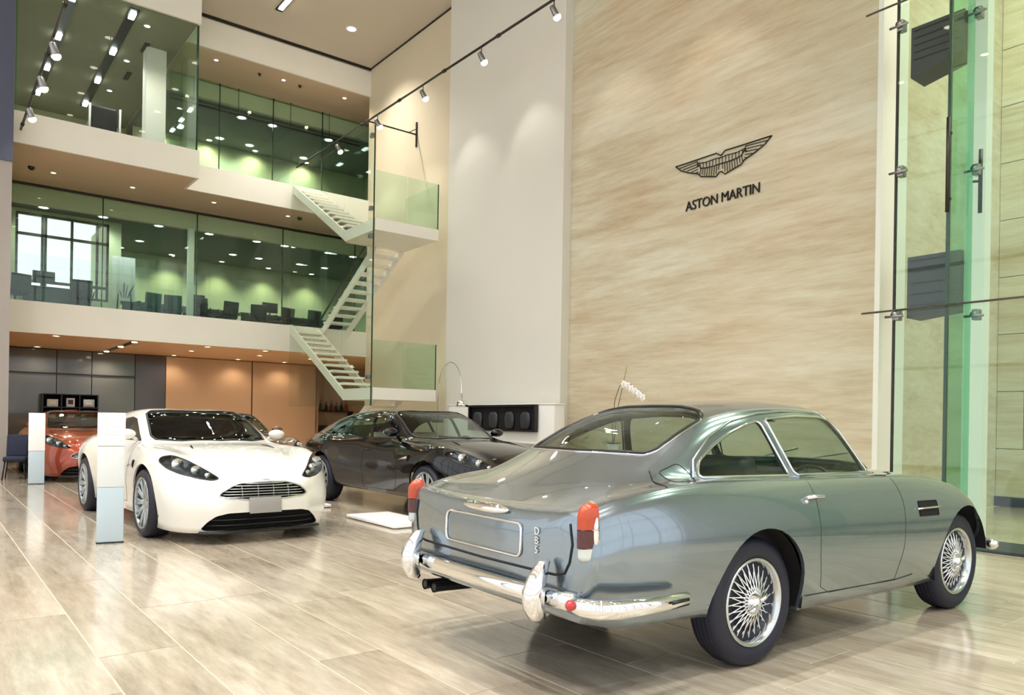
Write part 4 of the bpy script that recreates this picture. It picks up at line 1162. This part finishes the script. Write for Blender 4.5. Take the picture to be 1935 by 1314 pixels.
# ================================================================== LAMPS
WARM, NEUT, COOL = (1.0, 0.80, 0.56), (1.0, 0.955, 0.885), (0.92, 1.0, 0.95)
def add_light(parent, kind, loc, power, col, size=0.08, angle=130, blend=0.9, aim=None):
    d = bpy.data.lights.new('bulb', kind); d.energy = power * LAMP; d.color = col
    if kind == 'SPOT':
        d.spot_size = math.radians(angle); d.spot_blend = blend; d.shadow_soft_size = size
    else: d.shadow_soft_size = size
    o = bpy.data.objects.new('bulb', d); COL.objects.link(o); o.parent = parent; o.location = loc
    if aim is not None: o.rotation_euler = Vector(aim).to_track_quat('-Z', 'Y').to_euler()
    return o
_dl = {}
def downlight(x, y, z, label, group, lens='lamp_on', power=60, col=NEUT, r=0.075, angle=125):
    key = (lens, r)
    if key not in _dl:
        ring = MB().lathe([(r, 0.0), (r, -0.012), (r*1.28, -0.012), (r*1.34, -0.004), (r*1.34, 0.0)], 20).mesh('trim_ring')
        disc = MB().lathe([(0.0, -0.006), (r*0.7, -0.007), (r*0.98, -0.004), (r*0.98, 0.0), (0.0, 0.0)], 20).mesh('lens')
        _dl[key] = (ring, disc)
    t = thing('downlight', label, 'downlight', (x, y, z), 0, group)
    obj('trim_ring', _dl[key][0], M['white'], t); obj('lens', _dl[key][1], M[lens], t)
    if power: add_light(t, 'SPOT', (0, 0, -0.05), power, col, r, angle, 0.8)
    return t

# ground floor, warm
for rn, y, X in (('front row', 20.0, (2.4, 5.72, 7.2)), ('middle row', 21.6, (5.76, 7.62, 9.14)), ('back row', 23.55, (2.4, 5.80, 7.64, 9.1))):
    for i, x in enumerate(X):
        downlight(x, y, 3.05, 'warm downlight under the first floor gallery, %s, %s from left' % (rn, ORD[i]), 'warm ground floor downlights', 'lamp_on_warm', 75 if y < 23 else 22, WARM, 0.07, 140)
sl = thing('slot_light', 'black ceiling slot with three warm lamps under the first floor gallery', 'slot light', (4.04, 19.95, 3.05))
obj('slot', box(-0.07, 0.07, -0.05, 3.85, -0.012, 0.0), M['black'], sl)
for y in (0.1, 1.7, 3.6):
    ln = obj('lens', MB().lathe([(0, -0.03), (0.06, -0.028), (0.065, -0.012), (0, -0.012)], 18), M['lamp_on_warm'], sl, (0, y, 0))
    add_light(ln, 'SPOT', (0, 0, -0.05), 75, WARM, 0.06, 140)
# gallery soffits
for i, x in enumerate((2.35, 4.02, 5.95, 7.93)):
    downlight(x, 20.45, 6.85, 'small warm downlight in the second floor soffit, %s from left' % ORD[i], 'second floor soffit downlights', 'lamp_on_warm', 55, WARM, 0.05, 150)
for i, x in enumerate((5.89, 7.67, 9.46)):
    downlight(x, 20.25, 10.46, 'small warm downlight in the top soffit, %s from left' % ORD[i], 'top soffit downlights', 'lamp_on_warm', 55, WARM, 0.05, 150)
for i, x in enumerate((7.03, 8.15)):
    tag(obj('sprinkler_head', MB().lathe([(0.05, 0), (0.05, -0.01), (0.02, -0.015), (0.02, -0.05), (0.035, -0.055), (0.0, -0.06)], 14), M['dark_steel'], None, (x, 20.3, 10.46)), 'small dark sprinkler head in the top soffit, %s from left' % ORD[i], 'sprinkler')
for i, (x, y, z) in enumerate(((1.9, 20.3, 6.85), (8.25, 20.4, 6.85))):
    tag(obj('dome_camera', MB().lathe([(0.07, 0), (0.075, -0.02), (0.06, -0.05), (0.03, -0.075), (0.0, -0.08)], 16), M['black'], None, (x, y, z)), 'black dome camera at the %s end of the second floor soffit' % ('left', 'right')[i], 'camera')
# first floor office
for rn, y, X in (('front row', 22.75, (2.41, 3.77, 5.15, 6.5, 7.88, 8.74, 10.16, 11.01)), ('back row', 25.1, (5.15, 7.92, 8.77, 10.17, 11.08))):
    for i, x in enumerate(X):
        downlight(x, y, 6.55, 'round white office light on the first floor ceiling, %s, %s from left' % (rn, ORD[i]), 'first floor office lights', 'lamp_on_cool', 75, COOL, 0.11, 150)
# wall washers added to brighten the green wall
for i, x in enumerate((4.9, 6.4, 8.0, 9.6, 11.2)):
    downlight(x, 26.5, 6.55, 'added wall washer lamp close to the green first floor wall, %s from left' % ORD[i], 'added first floor wall washers', 'lamp_on', 80, (1.0, 0.95, 0.66), 0.08, 110)
# second floor
for rn, y, X in (('front row', 23.14, (7.5, 8.44, 10.28)), ('back row', 25.3, (7.51, 8.47, 10.33))):
    for i, x in enumerate(X):
        downlight(x, y, 10.28, 'round white office light on the second floor ceiling, %s, %s from left' % (rn, ORD[i]), 'second floor office lights', 'lamp_on_cool', 95, COOL, 0.12, 150)
for i, x in enumerate((5.8, 7.3, 8.8, 10.6)):  # lamps added so the second floor green wall looks brighter
    downlight(x, 25.7, 10.28, 'added wall washer lamp close to the green second floor wall, %s from left' % ORD[i], 'added second floor wall washers', 'lamp_on', 42, (1.0, 0.95, 0.62), 0.08, 165)
for i, y in enumerate((19.55, 21.8, 24.1)):
    downlight(4.10, y, 10.46, 'small downlight in the projecting upper left room, %s from the glass' % ORD[i], 'upper left room downlights', 'lamp_on', 110, NEUT, 0.06, 140)
for i, (x, lab) in enumerate(((3.71, 'long black ceiling track with four white lamps in the upper left room'), (2.52, 'long black ceiling track nearest the pier in the upper left room'))):
    st = thing('slot_light', lab, 'slot light', (x, 18.9, 10.459))
    obj('slot', box(-0.10, 0.10, 0.0, 6.9, -0.02, 0.0), M['black'], st)
    for y in (0.3, 2.5, 4.6, 6.6):
        ln = obj('lens', MB().bbox(-0.06, 0.06, y - 0.16, y + 0.16, -0.06, -0.02, 0.01), M['lamp_on_cool'], st)
        add_light(ln, 'SPOT', (0, y, -0.1), 70, COOL, 0.08, 140)
for i, y in enumerate((20.72, 22.75)):
    tag(obj('ceiling_grille', MB().box(-.06, .06, -.28, .28, -.012, 0).box(-.045, -.035, -.27, .27, -.016, -.012).box(.035, .045, -.27, .27, -.016, -.012), M['black'], None, (4.30, y, 10.46)), 'short black grille in the upper left room ceiling, %s from the glass' % ORD[i], 'grille')
# slot in the deep second floor office, and hall ceiling
st = thing('slot_light', 'short black ceiling track behind the second floor glazing', 'slot light', (6.12, 23.2, 10.28))
obj('slot', box(-0.08, 0.08, 0, 2.6, -0.02, 0), M['black'], st)
for y in (0.3, 1.25, 2.3): obj('lens', MB().bbox(-0.05, 0.05, y - 0.14, y + 0.14, -0.05, -0.02, 0.01), M['lamp_on_cool'], st)
t = downlight(8.57, 18.0, ZC, 'bright star-like downlight in the high ceiling before the galleries', None, 'lamp_on', 500, NEUT, 0.11, 120)
st = thing('slot_light', 'black slot lamp cut off by the top of the picture', 'slot light', (6.79, 18.0, ZC))
obj('slot', box(-0.09, 0.09, -0.75, 0.32, -0.03, 0), M['black'], st)
obj('lens', MB().bbox(-0.055, 0.055, -0.6, 0.2, -0.05, -0.03, 0.01), M['lamp_on'], st)
add_light(st, 'SPOT', (0, 0, -0.1), 300, NEUT, 0.1, 120)
for j, y in enumerate((-7.0, -4.8, -2.6, -0.4, 1.8, 4.0, 6.2, 8.4, 10.6, 12.8, 15.0)):  # rows nearest the galleries added out of view to brighten the far end
    for i, x in enumerate((-5.0, -2.8, -0.6, 1.6, 3.8, 6.0)):
        downlight(x, y, ZC, 'hall ceiling downlight (rows nearest the galleries added), %s row from the street front, %s from left' % (ORD[j], ORD[i]), 'hall ceiling downlights, rows nearest the galleries added', 'lamp_on', 850 if (j % 2 == 1 and i % 2 == 0) else 0, NEUT, 0.10, 110)
for i, y in enumerate((-1.5, 1.5, 4.0)):  # unseen lamps added to light the stone wall beyond the glazing
    downlight(12.0, y, ZC, 'added downlight above the entrance bay, %s from the street' % ORD[i], 'added entrance bay downlights', 'lamp_on', 700, (1.0, 0.97, 0.78), 0.11, 120)

# spot rails
def spot_rail(label, x, z, y0, y1, lamps, arms, toward):
    t = thing('spot_rail', label, 'lamp rail', (x, y0, z))
    obj('rail', MB().tube([(0, 0, 0), (0, y1 - y0, 0)], 0.024, 8), M['dark_steel'], t)
    for y in np.arange(y0 + 1.0, y1 - 0.3, 1.9):
        obj('joint', MB().tube([(0, y - y0 - 0.05, 0), (0, y - y0 + 0.05, 0)], 0.036, 8), M['dark_steel'], t)
    for (y, wx) in arms:
        obj('arm', MB().tube([(0, y - y0, 0), (wx - x, y - y0, 0)], 0.02, 8).tube([(wx - x - .25, y - y0, 0), (wx - x, y - y0, .16)], .010, 6), M['dark_steel'], t)
        obj('wall_plate', MB().bbox(wx - x - .03, wx - x, y - y0 - .03, y - y0 + .03, -.32, .32, .008), M['dark_steel'], t)
    return t
def spot_head(label, x, y, z, power, aim):
    t = thing('spot_lamp', label, 'spot lamp', (x, y, z))
    A = Vector(aim).normalized(); c = Vector((0, 0, -0.20))
    Q = A.to_track_quat('-Z', 'Y').to_matrix().to_4x4()
    obj('stem', MB().tube([(0, 0, -0.024), (0, 0, -0.17)], 0.010, 6), M['dark_steel'], t)
    obj('housing', MB().lathe([(0.035, 0.09), (0.05, 0.07), (0.055, -0.06), (0.062, -0.10), (0.05, -0.10), (0.045, -0.07), (0.0, -0.07)], 16, Matrix.Translation(c) @ Q), M['steel'], t)
    obj('lens', MB().lathe([(0.0, -0.175), (0.04, -0.165), (0.066, -0.135), (0.07, -0.105), (0.055, -0.085), (0.0, -0.08)], 16, Matrix.Translation(c) @ Q), M['lamp_on'], t)
    add_light(t, 'SPOT', c + A*0.2, power, NEUT, 0.05, 75, 0.7, aim)
    return t
spot_rail('long dark lamp rail on brackets in front of the pale column', 8.6, 8.62, 5.0, 21.55, (), ((17.07, XW),), 1)
for i, y in enumerate((8.0, 10.08, 12.25, 14.45, 16.55, 18.75)):
    nm = ['above the winged emblem', 'by the edge of the travertine wall', 'before the middle of the pale column', 'by the left edge of the pale column', 'beside the rail bracket', 'before the second floor glass'][i]
    spot_head('lit spot lamp hanging on the long rail ' + nm, 8.6, y, 8.62, 25, (0.6, -0.15, -1.0))
spot_rail('dark lamp rail running to the second floor edge at upper left', 1.55, 7.12, 4.0, 18.64, (), (), 1)
for i, y in enumerate((13.7, 15.2, 16.9)):
    spot_head('spot lamp on the upper left rail, %s from the gallery' % ORD[2 - i], 1.55, y, 7.12, 60, (0.35, 0.2, -1.0))

# ================================================================== WALL EMBLEM AND LETTERING
em = thing('wall_emblem', 'black outlined winged emblem fixed to the travertine wall', 'emblem', (XW, 7.57, 5.60))
def W(s_, z, d=0.018): return (-d, -s_, z)
half = [(0.0,-.052),(.085,.006),(.46,.002),(.918,.0),(.80,-.095),(.63,-.172),(.435,-.238),(.385,-.292),(.085,-.367),(.02,-.31)]
outline = half + [(-a, b) for a, b in reversed(half[1:-1])] + []
outline = [(a, b) for a, b in half] + [(-a, b) for a, b in reversed(half[1:])]
obj('outline', MB().tube([W(a, b) for a, b in outline], 0.0105, 6, closed=True), M['letter'], em)
for sg in (1, -1):
    inner = [(0.0,-.085),(.10,-.075),(.30,-.085),(.45,-.06),(.47,-.02)]
    obj('rib', MB().tube([W(sg*a, b) for a, b in inner], 0.008, 6), M['letter'], em)
    mid = [(0.0,-.18),(.12,-.185),(.28,-.175),(.385,-.155),(.46,-.06)]
    obj('rib', MB().tube([W(sg*a, b) for a, b in mid], 0.009, 6), M['letter'], em)
    for i in range(9):                                                  # inner feathers fan downwards
        t_ = i / 8
        a0 = (.03 + .36*t_, -.185 + .025*t_); b0 = (.04 + .37*t_, -.315 + (.045 if t_ < .12 else 0) - .052*math.sin(PI*min(1, t_*1.15)) + .06*t_)
        obj('feather', MB().tube([W(sg*a0[0], a0[1]), W(sg*b0[0], b0[1])], 0.0062, 5), M['letter'], em)
    for i in range(7):                                                  # middle feathers
        t_ = i / 6
        obj('feather', MB().tube([W(sg*(.03 + .38*t_), -.085 + .02*t_), W(sg*(.03 + .37*t_), -.178 + .02*t_)], 0.006, 5), M['letter'], em)
    for i in range(5):                                                  # long outer feathers
        t_ = i / 4
        a0 = (.44 + .03*t_, -.20 + .17*t_); b0 = (.50 + .34*t_, -.215 + .165*t_)
        obj('feather', MB().tube([W(sg*a0[0], a0[1]), W(sg*b0[0], b0[1])], 0.007, 5), M['letter'], em)
for sg in (1, -1):
    obj('standoff', MB().tube([(0, -sg*.46, -.1), (-.018, -sg*.46, -.1)], .012, 8), M['letter'], em)

lt = thing('wall_lettering', 'black capital letters below the winged emblem on the travertine wall', 'lettering', (XW, 8.26, 4.80))
cu = bpy.data.curves.new('letters', 'FONT'); cu.body = 'ASTON MARTIN'; cu.size = 1.0; cu.extrude = 0.05; cu.resolution_u = 4; cu.space_character = 0.96
to = bpy.data.objects.new('letters', cu); COL.objects.link(to)
me = bpy.data.meshes.new_from_object(to.evaluated_get(bpy.context.evaluated_depsgraph_get())); bpy.data.objects.remove(to)
bm = bmesh.new(); bm.from_mesh(me); bmesh.ops.remove_doubles(bm, verts=bm.verts, dist=1e-5); bm.verts.ensure_lookup_table()
mnx = min(q.co.x for q in bm.verts); mxx = max(q.co.x for q in bm.verts); mny = min(q.co.y for q in bm.verts); mxy = max(q.co.y for q in bm.verts)
kx, ky = 1.41/(mxx - mnx), 0.155/(mxy - mny)
seen = set()
for v0 in bm.verts:
    if v0.index in seen: continue
    st_ = [v0]; isl = []; seen.add(v0.index)
    while st_:
        q = st_.pop(); isl.append(q)
        for e in q.link_edges:
            w = e.other_vert(q)
            if w.index not in seen: seen.add(w.index); st_.append(w)
    idx = {q.index: i for i, q in enumerate(isl)}
    m = MB()
    fs = set(f for q in isl for f in q.link_faces)
    m._add([(-0.012 - q.co.z*0.2, -(q.co.x - mnx)*kx, (q.co.y - mny)*ky) for q in isl], [[idx[q.index] for q in f.verts] for f in fs])
    obj('letter', m, M['letter'], lt)
bm.free()

# ================================================================== SIGN PILLARS, LIGHT PATCH PLATES
def sign_pillar(label, x, y, w, h, bands, rot=0.0):
    t = thing('sign_pillar', label, 'sign', (x, y, 0), rot)
    d = 0.09
    obj('foot', MB().box(-w/2 - .004, w/2 + .004, -d/2 - .004, d/2 + .004, 0, .012), M['black'], t)
    for z0, z1, mt, gx in bands:
        obj('panel', MB().bbox(-w/2 - gx, w/2 + gx, -d/2 - gx, d/2 + gx, z0, z1 - .003, .004), M[mt], t)
    return t
p = sign_pillar('tall white sign pillar in front of the white car', 1.49, 8.36, .235, 1.28, ((.012, .55, 'sign_blue', 0), (.55, .955, 'sign_grey', 0), (.955, 1.285, 'sign', .004)), math.radians(-8))
sc_ = MB()
for i in range(6): sc_.box(-.08, .08 - .03*(i % 3), -.0505, -.0495, 1.06 + .028*i, 1.068 + .028*i)
obj('print', sc_, M['sign_grey'], p)
p = sign_pillar('smaller looking white sign pillar beside the orange car', 1.66, 16.1, .25, 1.28, ((.012, .60, 'sign_blue', 0), (.60, 1.285, 'sign', .003)), math.radians(-6))
for nm, x0, x1, y0, y1 in (('white plate standing in for a light patch on the floor before the black car', 4.30, 4.90, 7.72, 8.95), ('thin white plate standing in for a light patch right behind the white car nose', 4.12, 4.62, 10.1, 11.0)):  # raised white boards stand in for bright patches of light on the floor
    t = thing('light_patch_plate', nm, 'light patch', ((x0+x1)/2, (y0+y1)/2, 0))
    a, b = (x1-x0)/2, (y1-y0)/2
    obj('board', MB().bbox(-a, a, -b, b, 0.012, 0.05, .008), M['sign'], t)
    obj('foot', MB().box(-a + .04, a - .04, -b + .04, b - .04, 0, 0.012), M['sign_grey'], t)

# ================================================================== LOW WHITE WALL WITH DISPLAY, ARC LAMP, ORCHID
lw = thing('low_wall', 'low white partition at the foot of the pale column', 'partition', (9.36, 0, 0))
obj('body', MB().bbox(-0.02, .24, 10.75, 14.35, 0, 1.60, .01), M['white'], lw)
obj('cap', MB().bbox(-0.035, .255, 10.73, 14.37, 1.60, 1.625, .008), M['jamb'], lw)
dp = thing('display_case', 'black framed display with four dim grey shapes standing in for reflections on the white partition', 'display', (9.33, 12.32, 1.34))
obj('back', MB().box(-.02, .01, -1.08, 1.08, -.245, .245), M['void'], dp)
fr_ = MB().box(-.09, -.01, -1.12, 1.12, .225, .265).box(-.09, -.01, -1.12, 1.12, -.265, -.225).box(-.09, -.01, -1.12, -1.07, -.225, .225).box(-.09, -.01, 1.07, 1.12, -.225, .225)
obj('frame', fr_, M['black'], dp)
for y in (.82, .27, -.27, -.78):  # rounded solids imitate headrests reflected in the dark display
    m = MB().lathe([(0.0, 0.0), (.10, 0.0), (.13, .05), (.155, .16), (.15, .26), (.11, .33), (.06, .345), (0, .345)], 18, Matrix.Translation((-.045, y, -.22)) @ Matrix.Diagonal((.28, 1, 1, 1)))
    obj('reflection_shape', m, M['desk'], dp)

al = thing('arc_lamp', 'slender chrome arc lamp with a small dome over the white partition', 'lamp', (9.12, 14.55, 0))
obj('base', MB().bbox(-.12, .12, -.10, .14, 0, .14, .015), M['white'], al)
arc = [(0, 0, .14), (-.02, -.05, 1.2), (-.05, -.22, 1.85)]
pts = []
for k in range(19):
    a = PI*k/18
    pts.append((-.10 - .10*(1-math.cos(a))/2, -.80 + .52*math.cos(a) + .0, 1.90 + .62*math.sin(a)**0.85))
obj('stem', MB().tube([(0, 0, .14), (-.03, -.12, 1.0), (-.07, -.22, 1.6)] + pts + [(-.21, -1.36, 1.70)], .014, 8), M['chrome'], al)
obj('dome', MB().lathe([(.13, -.06), (.125, 0), (.10, .055), (.06, .09), (.02, .10), (0, .10)], 20, Matrix.Translation((-.21, -1.37, 1.62))).lathe([(0, .0), (.10, -.055), (.125, -.06)], 20, Matrix.Translation((-.21, -1.37, 1.62))), M['chrome'], al)

st = thing('side_table', 'small white round table hidden behind the silver car roof', 'table', (9.0, 8.75, 0))
obj('top', MB().lathe([(0, .72), (.30, .72), (.31, .735), (.30, .75), (0, .75)], 28), M['white'], st)
obj('column', MB().lathe([(.03, .03), (.03, .72)], 14), M['chrome'], st)
obj('foot', MB().lathe([(0, 0), (.22, 0), (.22, .012), (.04, .03), (0, .03)], 24), M['chrome'], st)
oc = thing('potted_orchid', 'white orchid with bent flower stem above the silver car roof', 'plant', (9.0, 8.88, .75))
obj('pot', MB().lathe([(0, 0), (.08, 0), (.10, .16), (.105, .18), (.095, .18), (.085, .15), (0, .15)], 20), M['white'], oc)
obj('stem', MB().tube([(0, 0, .15), (0, .02, .55), (0, -.03, .90), (0, -.12, 1.10), (0, -.20, 1.20), (0, -.32, 1.17), (0, -.48, 1.08), (0, -.68, .97)], [.008,.007,.006,.006,.005,.004,.004,.003], 6), M['stem'], oc)
obj('stem', MB().tube([(0.02, 0, .15), (0.03, -.05, .7), (0.03, -.17, 1.12), (0.02, -.27, 1.45)], [.007,.006,.005,.003], 6), M['stem'], oc)
for k in range(5):
    a = k*1.25
    m = MB(); m.grid([[(math.cos(a)*r + math.sin(a)*w*.06*math.sin(PI*min(1, r/.26)), math.sin(a)*r - math.cos(a)*w*.06*math.sin(PI*min(1, r/.26)), .16 + .10*r/.26 - .45*(r/.26)**2*.14) for w in (-1, 0, 1)] for r in (0.02, .08, .14, .20, .26)])
    obj('leaf', m, M['stem'], oc)
for i, (y, z) in enumerate(((-.25, 1.17), (-.34, 1.14), (-.42, 1.09), (-.50, 1.05), (-.58, 1.0), (-.66, .95))):
    m = MB(); c = Vector((-.02, y, z - .02))
    for k in range(5):
        a = 2*PI*k/5 + i
        d = Vector((-.25, math.cos(a), math.sin(a)))
        m.ball(c + d*.038, .010, .028, .028, 8, 6)
    m.ball(c + Vector((-.03, 0, -.005)), .014, .014, .018, 8, 6)
    obj('flower', m, M['petal'], oc)

# ================================================================== FIRST FLOOR OFFICE
def office_chair(label, x, y, z, rot, mt='leather_dark', frame='black', group='office chairs on the first floor'):
    t = thing('office_chair', label, 'chair', (x, y, z), rot, group)
    obj('seat', MB().bbox(-.24, .24, -.24, .24, .43, .51, .03), M[mt], t)
    obj('backrest', MB().bbox(-.23, .23, -.03, .03, 0, .42, .03, Matrix.Translation((0, .24, .50)) @ Matrix.Rotation(-.12, 4, 'X')), M[mt], t)
    obj('back_bar', MB().tube([(0, .1, .44), (0, .27, .46), (0, .28, .62)], .02, 6), M[frame], t)
    obj('post', MB().tube([(0, 0, .08), (0, 0, .43)], .028, 8), M[frame], t)
    for k in range(5):
        a = 2*PI*k/5 + .3
        obj('leg', MB().tube([(0, 0, .10), (.26*math.cos(a), .26*math.sin(a), .06)], [.022, .014], 6).ball((.26*math.cos(a), .26*math.sin(a), .03), .03, .03, .03, 8, 6), M[frame], t)
    for s_ in (-1, 1):
        obj('armrest', MB().tube([(s_*.24, .12, .48), (s_*.28, .1, .66), (s_*.28, -.12, .66)], .016, 6), M[frame], t)
    return t
def desk(label, x, y, z, w, d, monitor=True):
    t = thing('desk', label, 'desk', (x, y, z), 0, 'desks on the first floor')
    obj('top', MB().bbox(-w/2, w/2, -d/2, d/2, .71, .75, .008), M['desk'], t)
    obj('modesty_panel', MB().box(-w/2 + .06, w/2 - .06, -d/2 + .05, -d/2 + .07, .25, .70), M['desk'], t)
    for sx in (-1, 1):
        for sy in (-1, 1):
            obj('leg', MB().box(sx*(w/2 - .05) - .025, sx*(w/2 - .05) + .025, sy*(d/2 - .05) - .025, sy*(d/2 - .05) + .025, 0, .71), M['black'], t)
def monitor(label, x, y, z):
    t = thing('monitor', label, 'monitor', (x, y, z), 0, 'office monitors')
    obj('foot', MB().lathe([(0, 0), (.11, 0), (.11, .012), (.02, .02), (0, .02)], 18), M['black'], t)
    obj('neck', MB().box(-.02, .02, -.012, .012, .015, .16), M['black'], t)
    obj('panel', MB().bbox(-.25, .25, -.015, .015, .12, .44, .008), M['black'], t)
DK = [('by the daylight window', 2.75, 22.82), ('between the window and the white post', 5.15, 23.9), ('right of the white post', 6.75, 23.9), ('in the middle of the green office', 8.45, 23.9), ('near the staircase', 10.1, 23.9)]
for nm, x, y in DK:
    desk('dark office desk ' + nm, x, y, Z1, 1.5, .72)
for nm, x, y in (('by the daylight window', 2.45, 22.85), ('right of the white post', 6.5, 23.95), ('in the middle of the green office', 8.75, 23.95)):
    monitor('black monitor on the desk ' + nm, x, y, Z1 + .75)
CH = [(1.78, 22.15, 0.4, 'left of the window desk'), (3.2, 22.1, -0.1, 'in front of the window desk'), (4.95, 22.95, .3, 'right of the poster'), (5.6, 23.0, -.2, 'just left of the white post'), (6.35, 22.95, -.4, 'just right of the white post'), (7.1, 23.0, .2, 'under the front row lights'), (8.05, 23.0, -.3, 'at the middle desk, left side'), (8.8, 23.0, .3, 'at the middle desk, right side'), (9.7, 23.0, .1, 'at the staircase end, left side'), (10.5, 23.0, -.2, 'at the staircase end, right side')]
for x, y, r, nm in CH:
    office_chair('dark office chair on the first floor ' + nm, x, y, Z1, r + PI)
pst = thing('poster_stand', 'white poster with dark plant sketch on a leaning stand', 'poster', (4.30, 22.72, Z1))
TT = Matrix.Rotation(-.06, 4, 'X')
obj('board', MB().bbox(-.28, .28, -.012, .012, .62, 1.82, .006, TT), M['paper'], pst)
sk = MB()
for i, (x, h) in enumerate(((-.08, .22), (0, .30), (.07, .38), (.14, .28), (.19, .42))):
    sk.tube([TT @ Vector((x*.6, -.016, .70)), TT @ Vector((x, -.016, .70 + h*.6)), TT @ Vector((x*1.4, -.016, .70 + h))], [.008, .014, .004], 5)
obj('sketch', sk, M['greyboard'], pst)
for sx in (-1, 1): obj('leg', MB().tube([(sx*.2, -.03, 0), (sx*.15, -.06, .8)], .014, 6), M['black'], pst)
obj('leg', MB().tube([(0, .28, 0), (0, -.02, 1.1)], .014, 6), M['black'], pst)
# second floor armchair with a white frame
ac = thing('armchair', 'dark armchair with white side frames in the upper left room', 'chair', (3.35, 20.6, Z2), PI)
obj('seat', MB().bbox(-.28, .28, -.28, .26, .34, .48, .04), M['leather_dark'], ac)
obj('backrest', MB().bbox(-.27, .27, -.05, .05, 0, .62, .04, Matrix.Translation((0, .27, .44)) @ Matrix.Rotation(-.15, 4, 'X')), M['leather_dark'], ac)
for s_ in (-1, 1):
    obj('side_frame', MB().tube([(s_*.32, -.28, .02), (s_*.32, -.28, .62), (s_*.32, .34, .66), (s_*.32, .40, 1.06), (s_*.32, .44, 1.06), (s_*.32, .38, .02), (s_*.32, -.28, .02)], .022, 6), M['white'], ac)

# ================================================================== GROUND FLOOR UNDER THE GALLERY
sh = thing('display_shelf', 'black open shelf unit before the grey glass wall', 'shelf', (3.2, 23.75, 0))
obj('back', MB().box(-.64, .64, .19, .21, .1, 1.82), M['void'], sh)
for sx in (-.65, -.22, .21, .65): obj('upright', MB().box(sx - .015, sx + .015, -.2, .2, 0, 1.82), M['black'], sh)
for z in (.12, .62, 1.08, 1.45, 1.80): obj('shelf', MB().box(-.65, .65, -.2, .2, z, z + .025), M['black'], sh)
its = [('red framed print on the middle of the black shelf unit', 'print', 2.98+.24, 1.105, .15, .30, 'redprint'), ('white box on the right of the black shelf unit', 'box', 3.62, 1.105, .15, .20, 'paper'), ('pale box on the upper left of the black shelf unit', 'box', 2.78, 1.475, .13, .20, 'sign_grey'), ('silver box on the upper right of the black shelf unit', 'box', 3.64, 1.475, .14, .22, 'alloy'), ('white card on the upper middle of the black shelf unit', 'box', 3.2, 1.475, .10, .24, 'paper'), ('brown box on the left of the black shelf unit', 'box', 2.76, 1.105, .15, .22, 'bronzecar'), ('orange box low on the black shelf unit', 'box', 3.2, .645, .16, .25, 'orangecar')]
for lab, cat, x, z, w, h, mt in its:
    z += .002
    t = thing('shelf_' + cat, lab, cat, (x, 23.66, z))
    obj('body', MB().bbox(-w, w, -.06, .06, 0, h, .01), M[mt], t)
    obj('label_panel', MB().box(-w*.6, w*.6, -.063, -.06, h*.3, h*.8), M['white'] if mt != 'paper' else M['greyboard'], t)
ch_ = thing('lounge_chair', 'dark blue lounge chair beside the far sign pillar', 'chair', (1.46, 17.5, 0), -.2)
M['bluefab'] = pmat('dark_blue_fabric', rgb(34,38,62), .8, bump=.1, bscale=120)
obj('seat', MB().bbox(-.19, .19, -.22, .20, .34, .44, .04), M['bluefab'], ch_)
obj('backrest', MB().bbox(-.18, .18, -.04, .04, 0, .45, .04, Matrix.Translation((0, .20, .42)) @ Matrix.Rotation(-.25, 4, 'X')), M['bluefab'], ch_)
for sx in (-1, 1):
    for sy in (-1, 1): obj('leg', MB().tube([(sx*.15, sy*.17, .36), (sx*.19, sy*.21, 0)], .014, 6), M['black'], ch_)
bc = thing('bar_shelf', 'dim shelf of bottles in the recess under the stairs', 'shelf', (11.3, 25.0, 0))
obj('board', MB().box(-.85, .85, -.16, .18, 1.52, 1.56), M['desk'], bc)
obj('cabinet', MB().bbox(-.85, .85, -.22, .18, 0, 1.05, .01), M['desk'], bc)
for sx in (-.8, .8): obj('side', MB().box(sx - .02, sx + .02, -.16, .18, 1.05, 1.52), M['desk'], bc)
for i in range(8):
    x = 10.6 + .19*i
    t = thing('bottle', 'dark bottle on the recess shelf, %s from left' % ORD[i], 'bottle', (x, 24.98, 1.56), 0, 'bottles in the recess')
    k_ = .85 + .25*((i*37) % 5)/5
    obj('body', MB().lathe([(0, 0), (.045, 0), (.048, .02), (.048, .19*k_), (.02, .25*k_), (.016, .33*k_), (0, .33*k_)], 14), M[('black', 'redprint', 'stem')[i % 3]], t)
    obj('cap', MB().lathe([(.018, .32*k_), (.018, .36*k_), (0, .36*k_)], 10), M['bronzecar'], t)
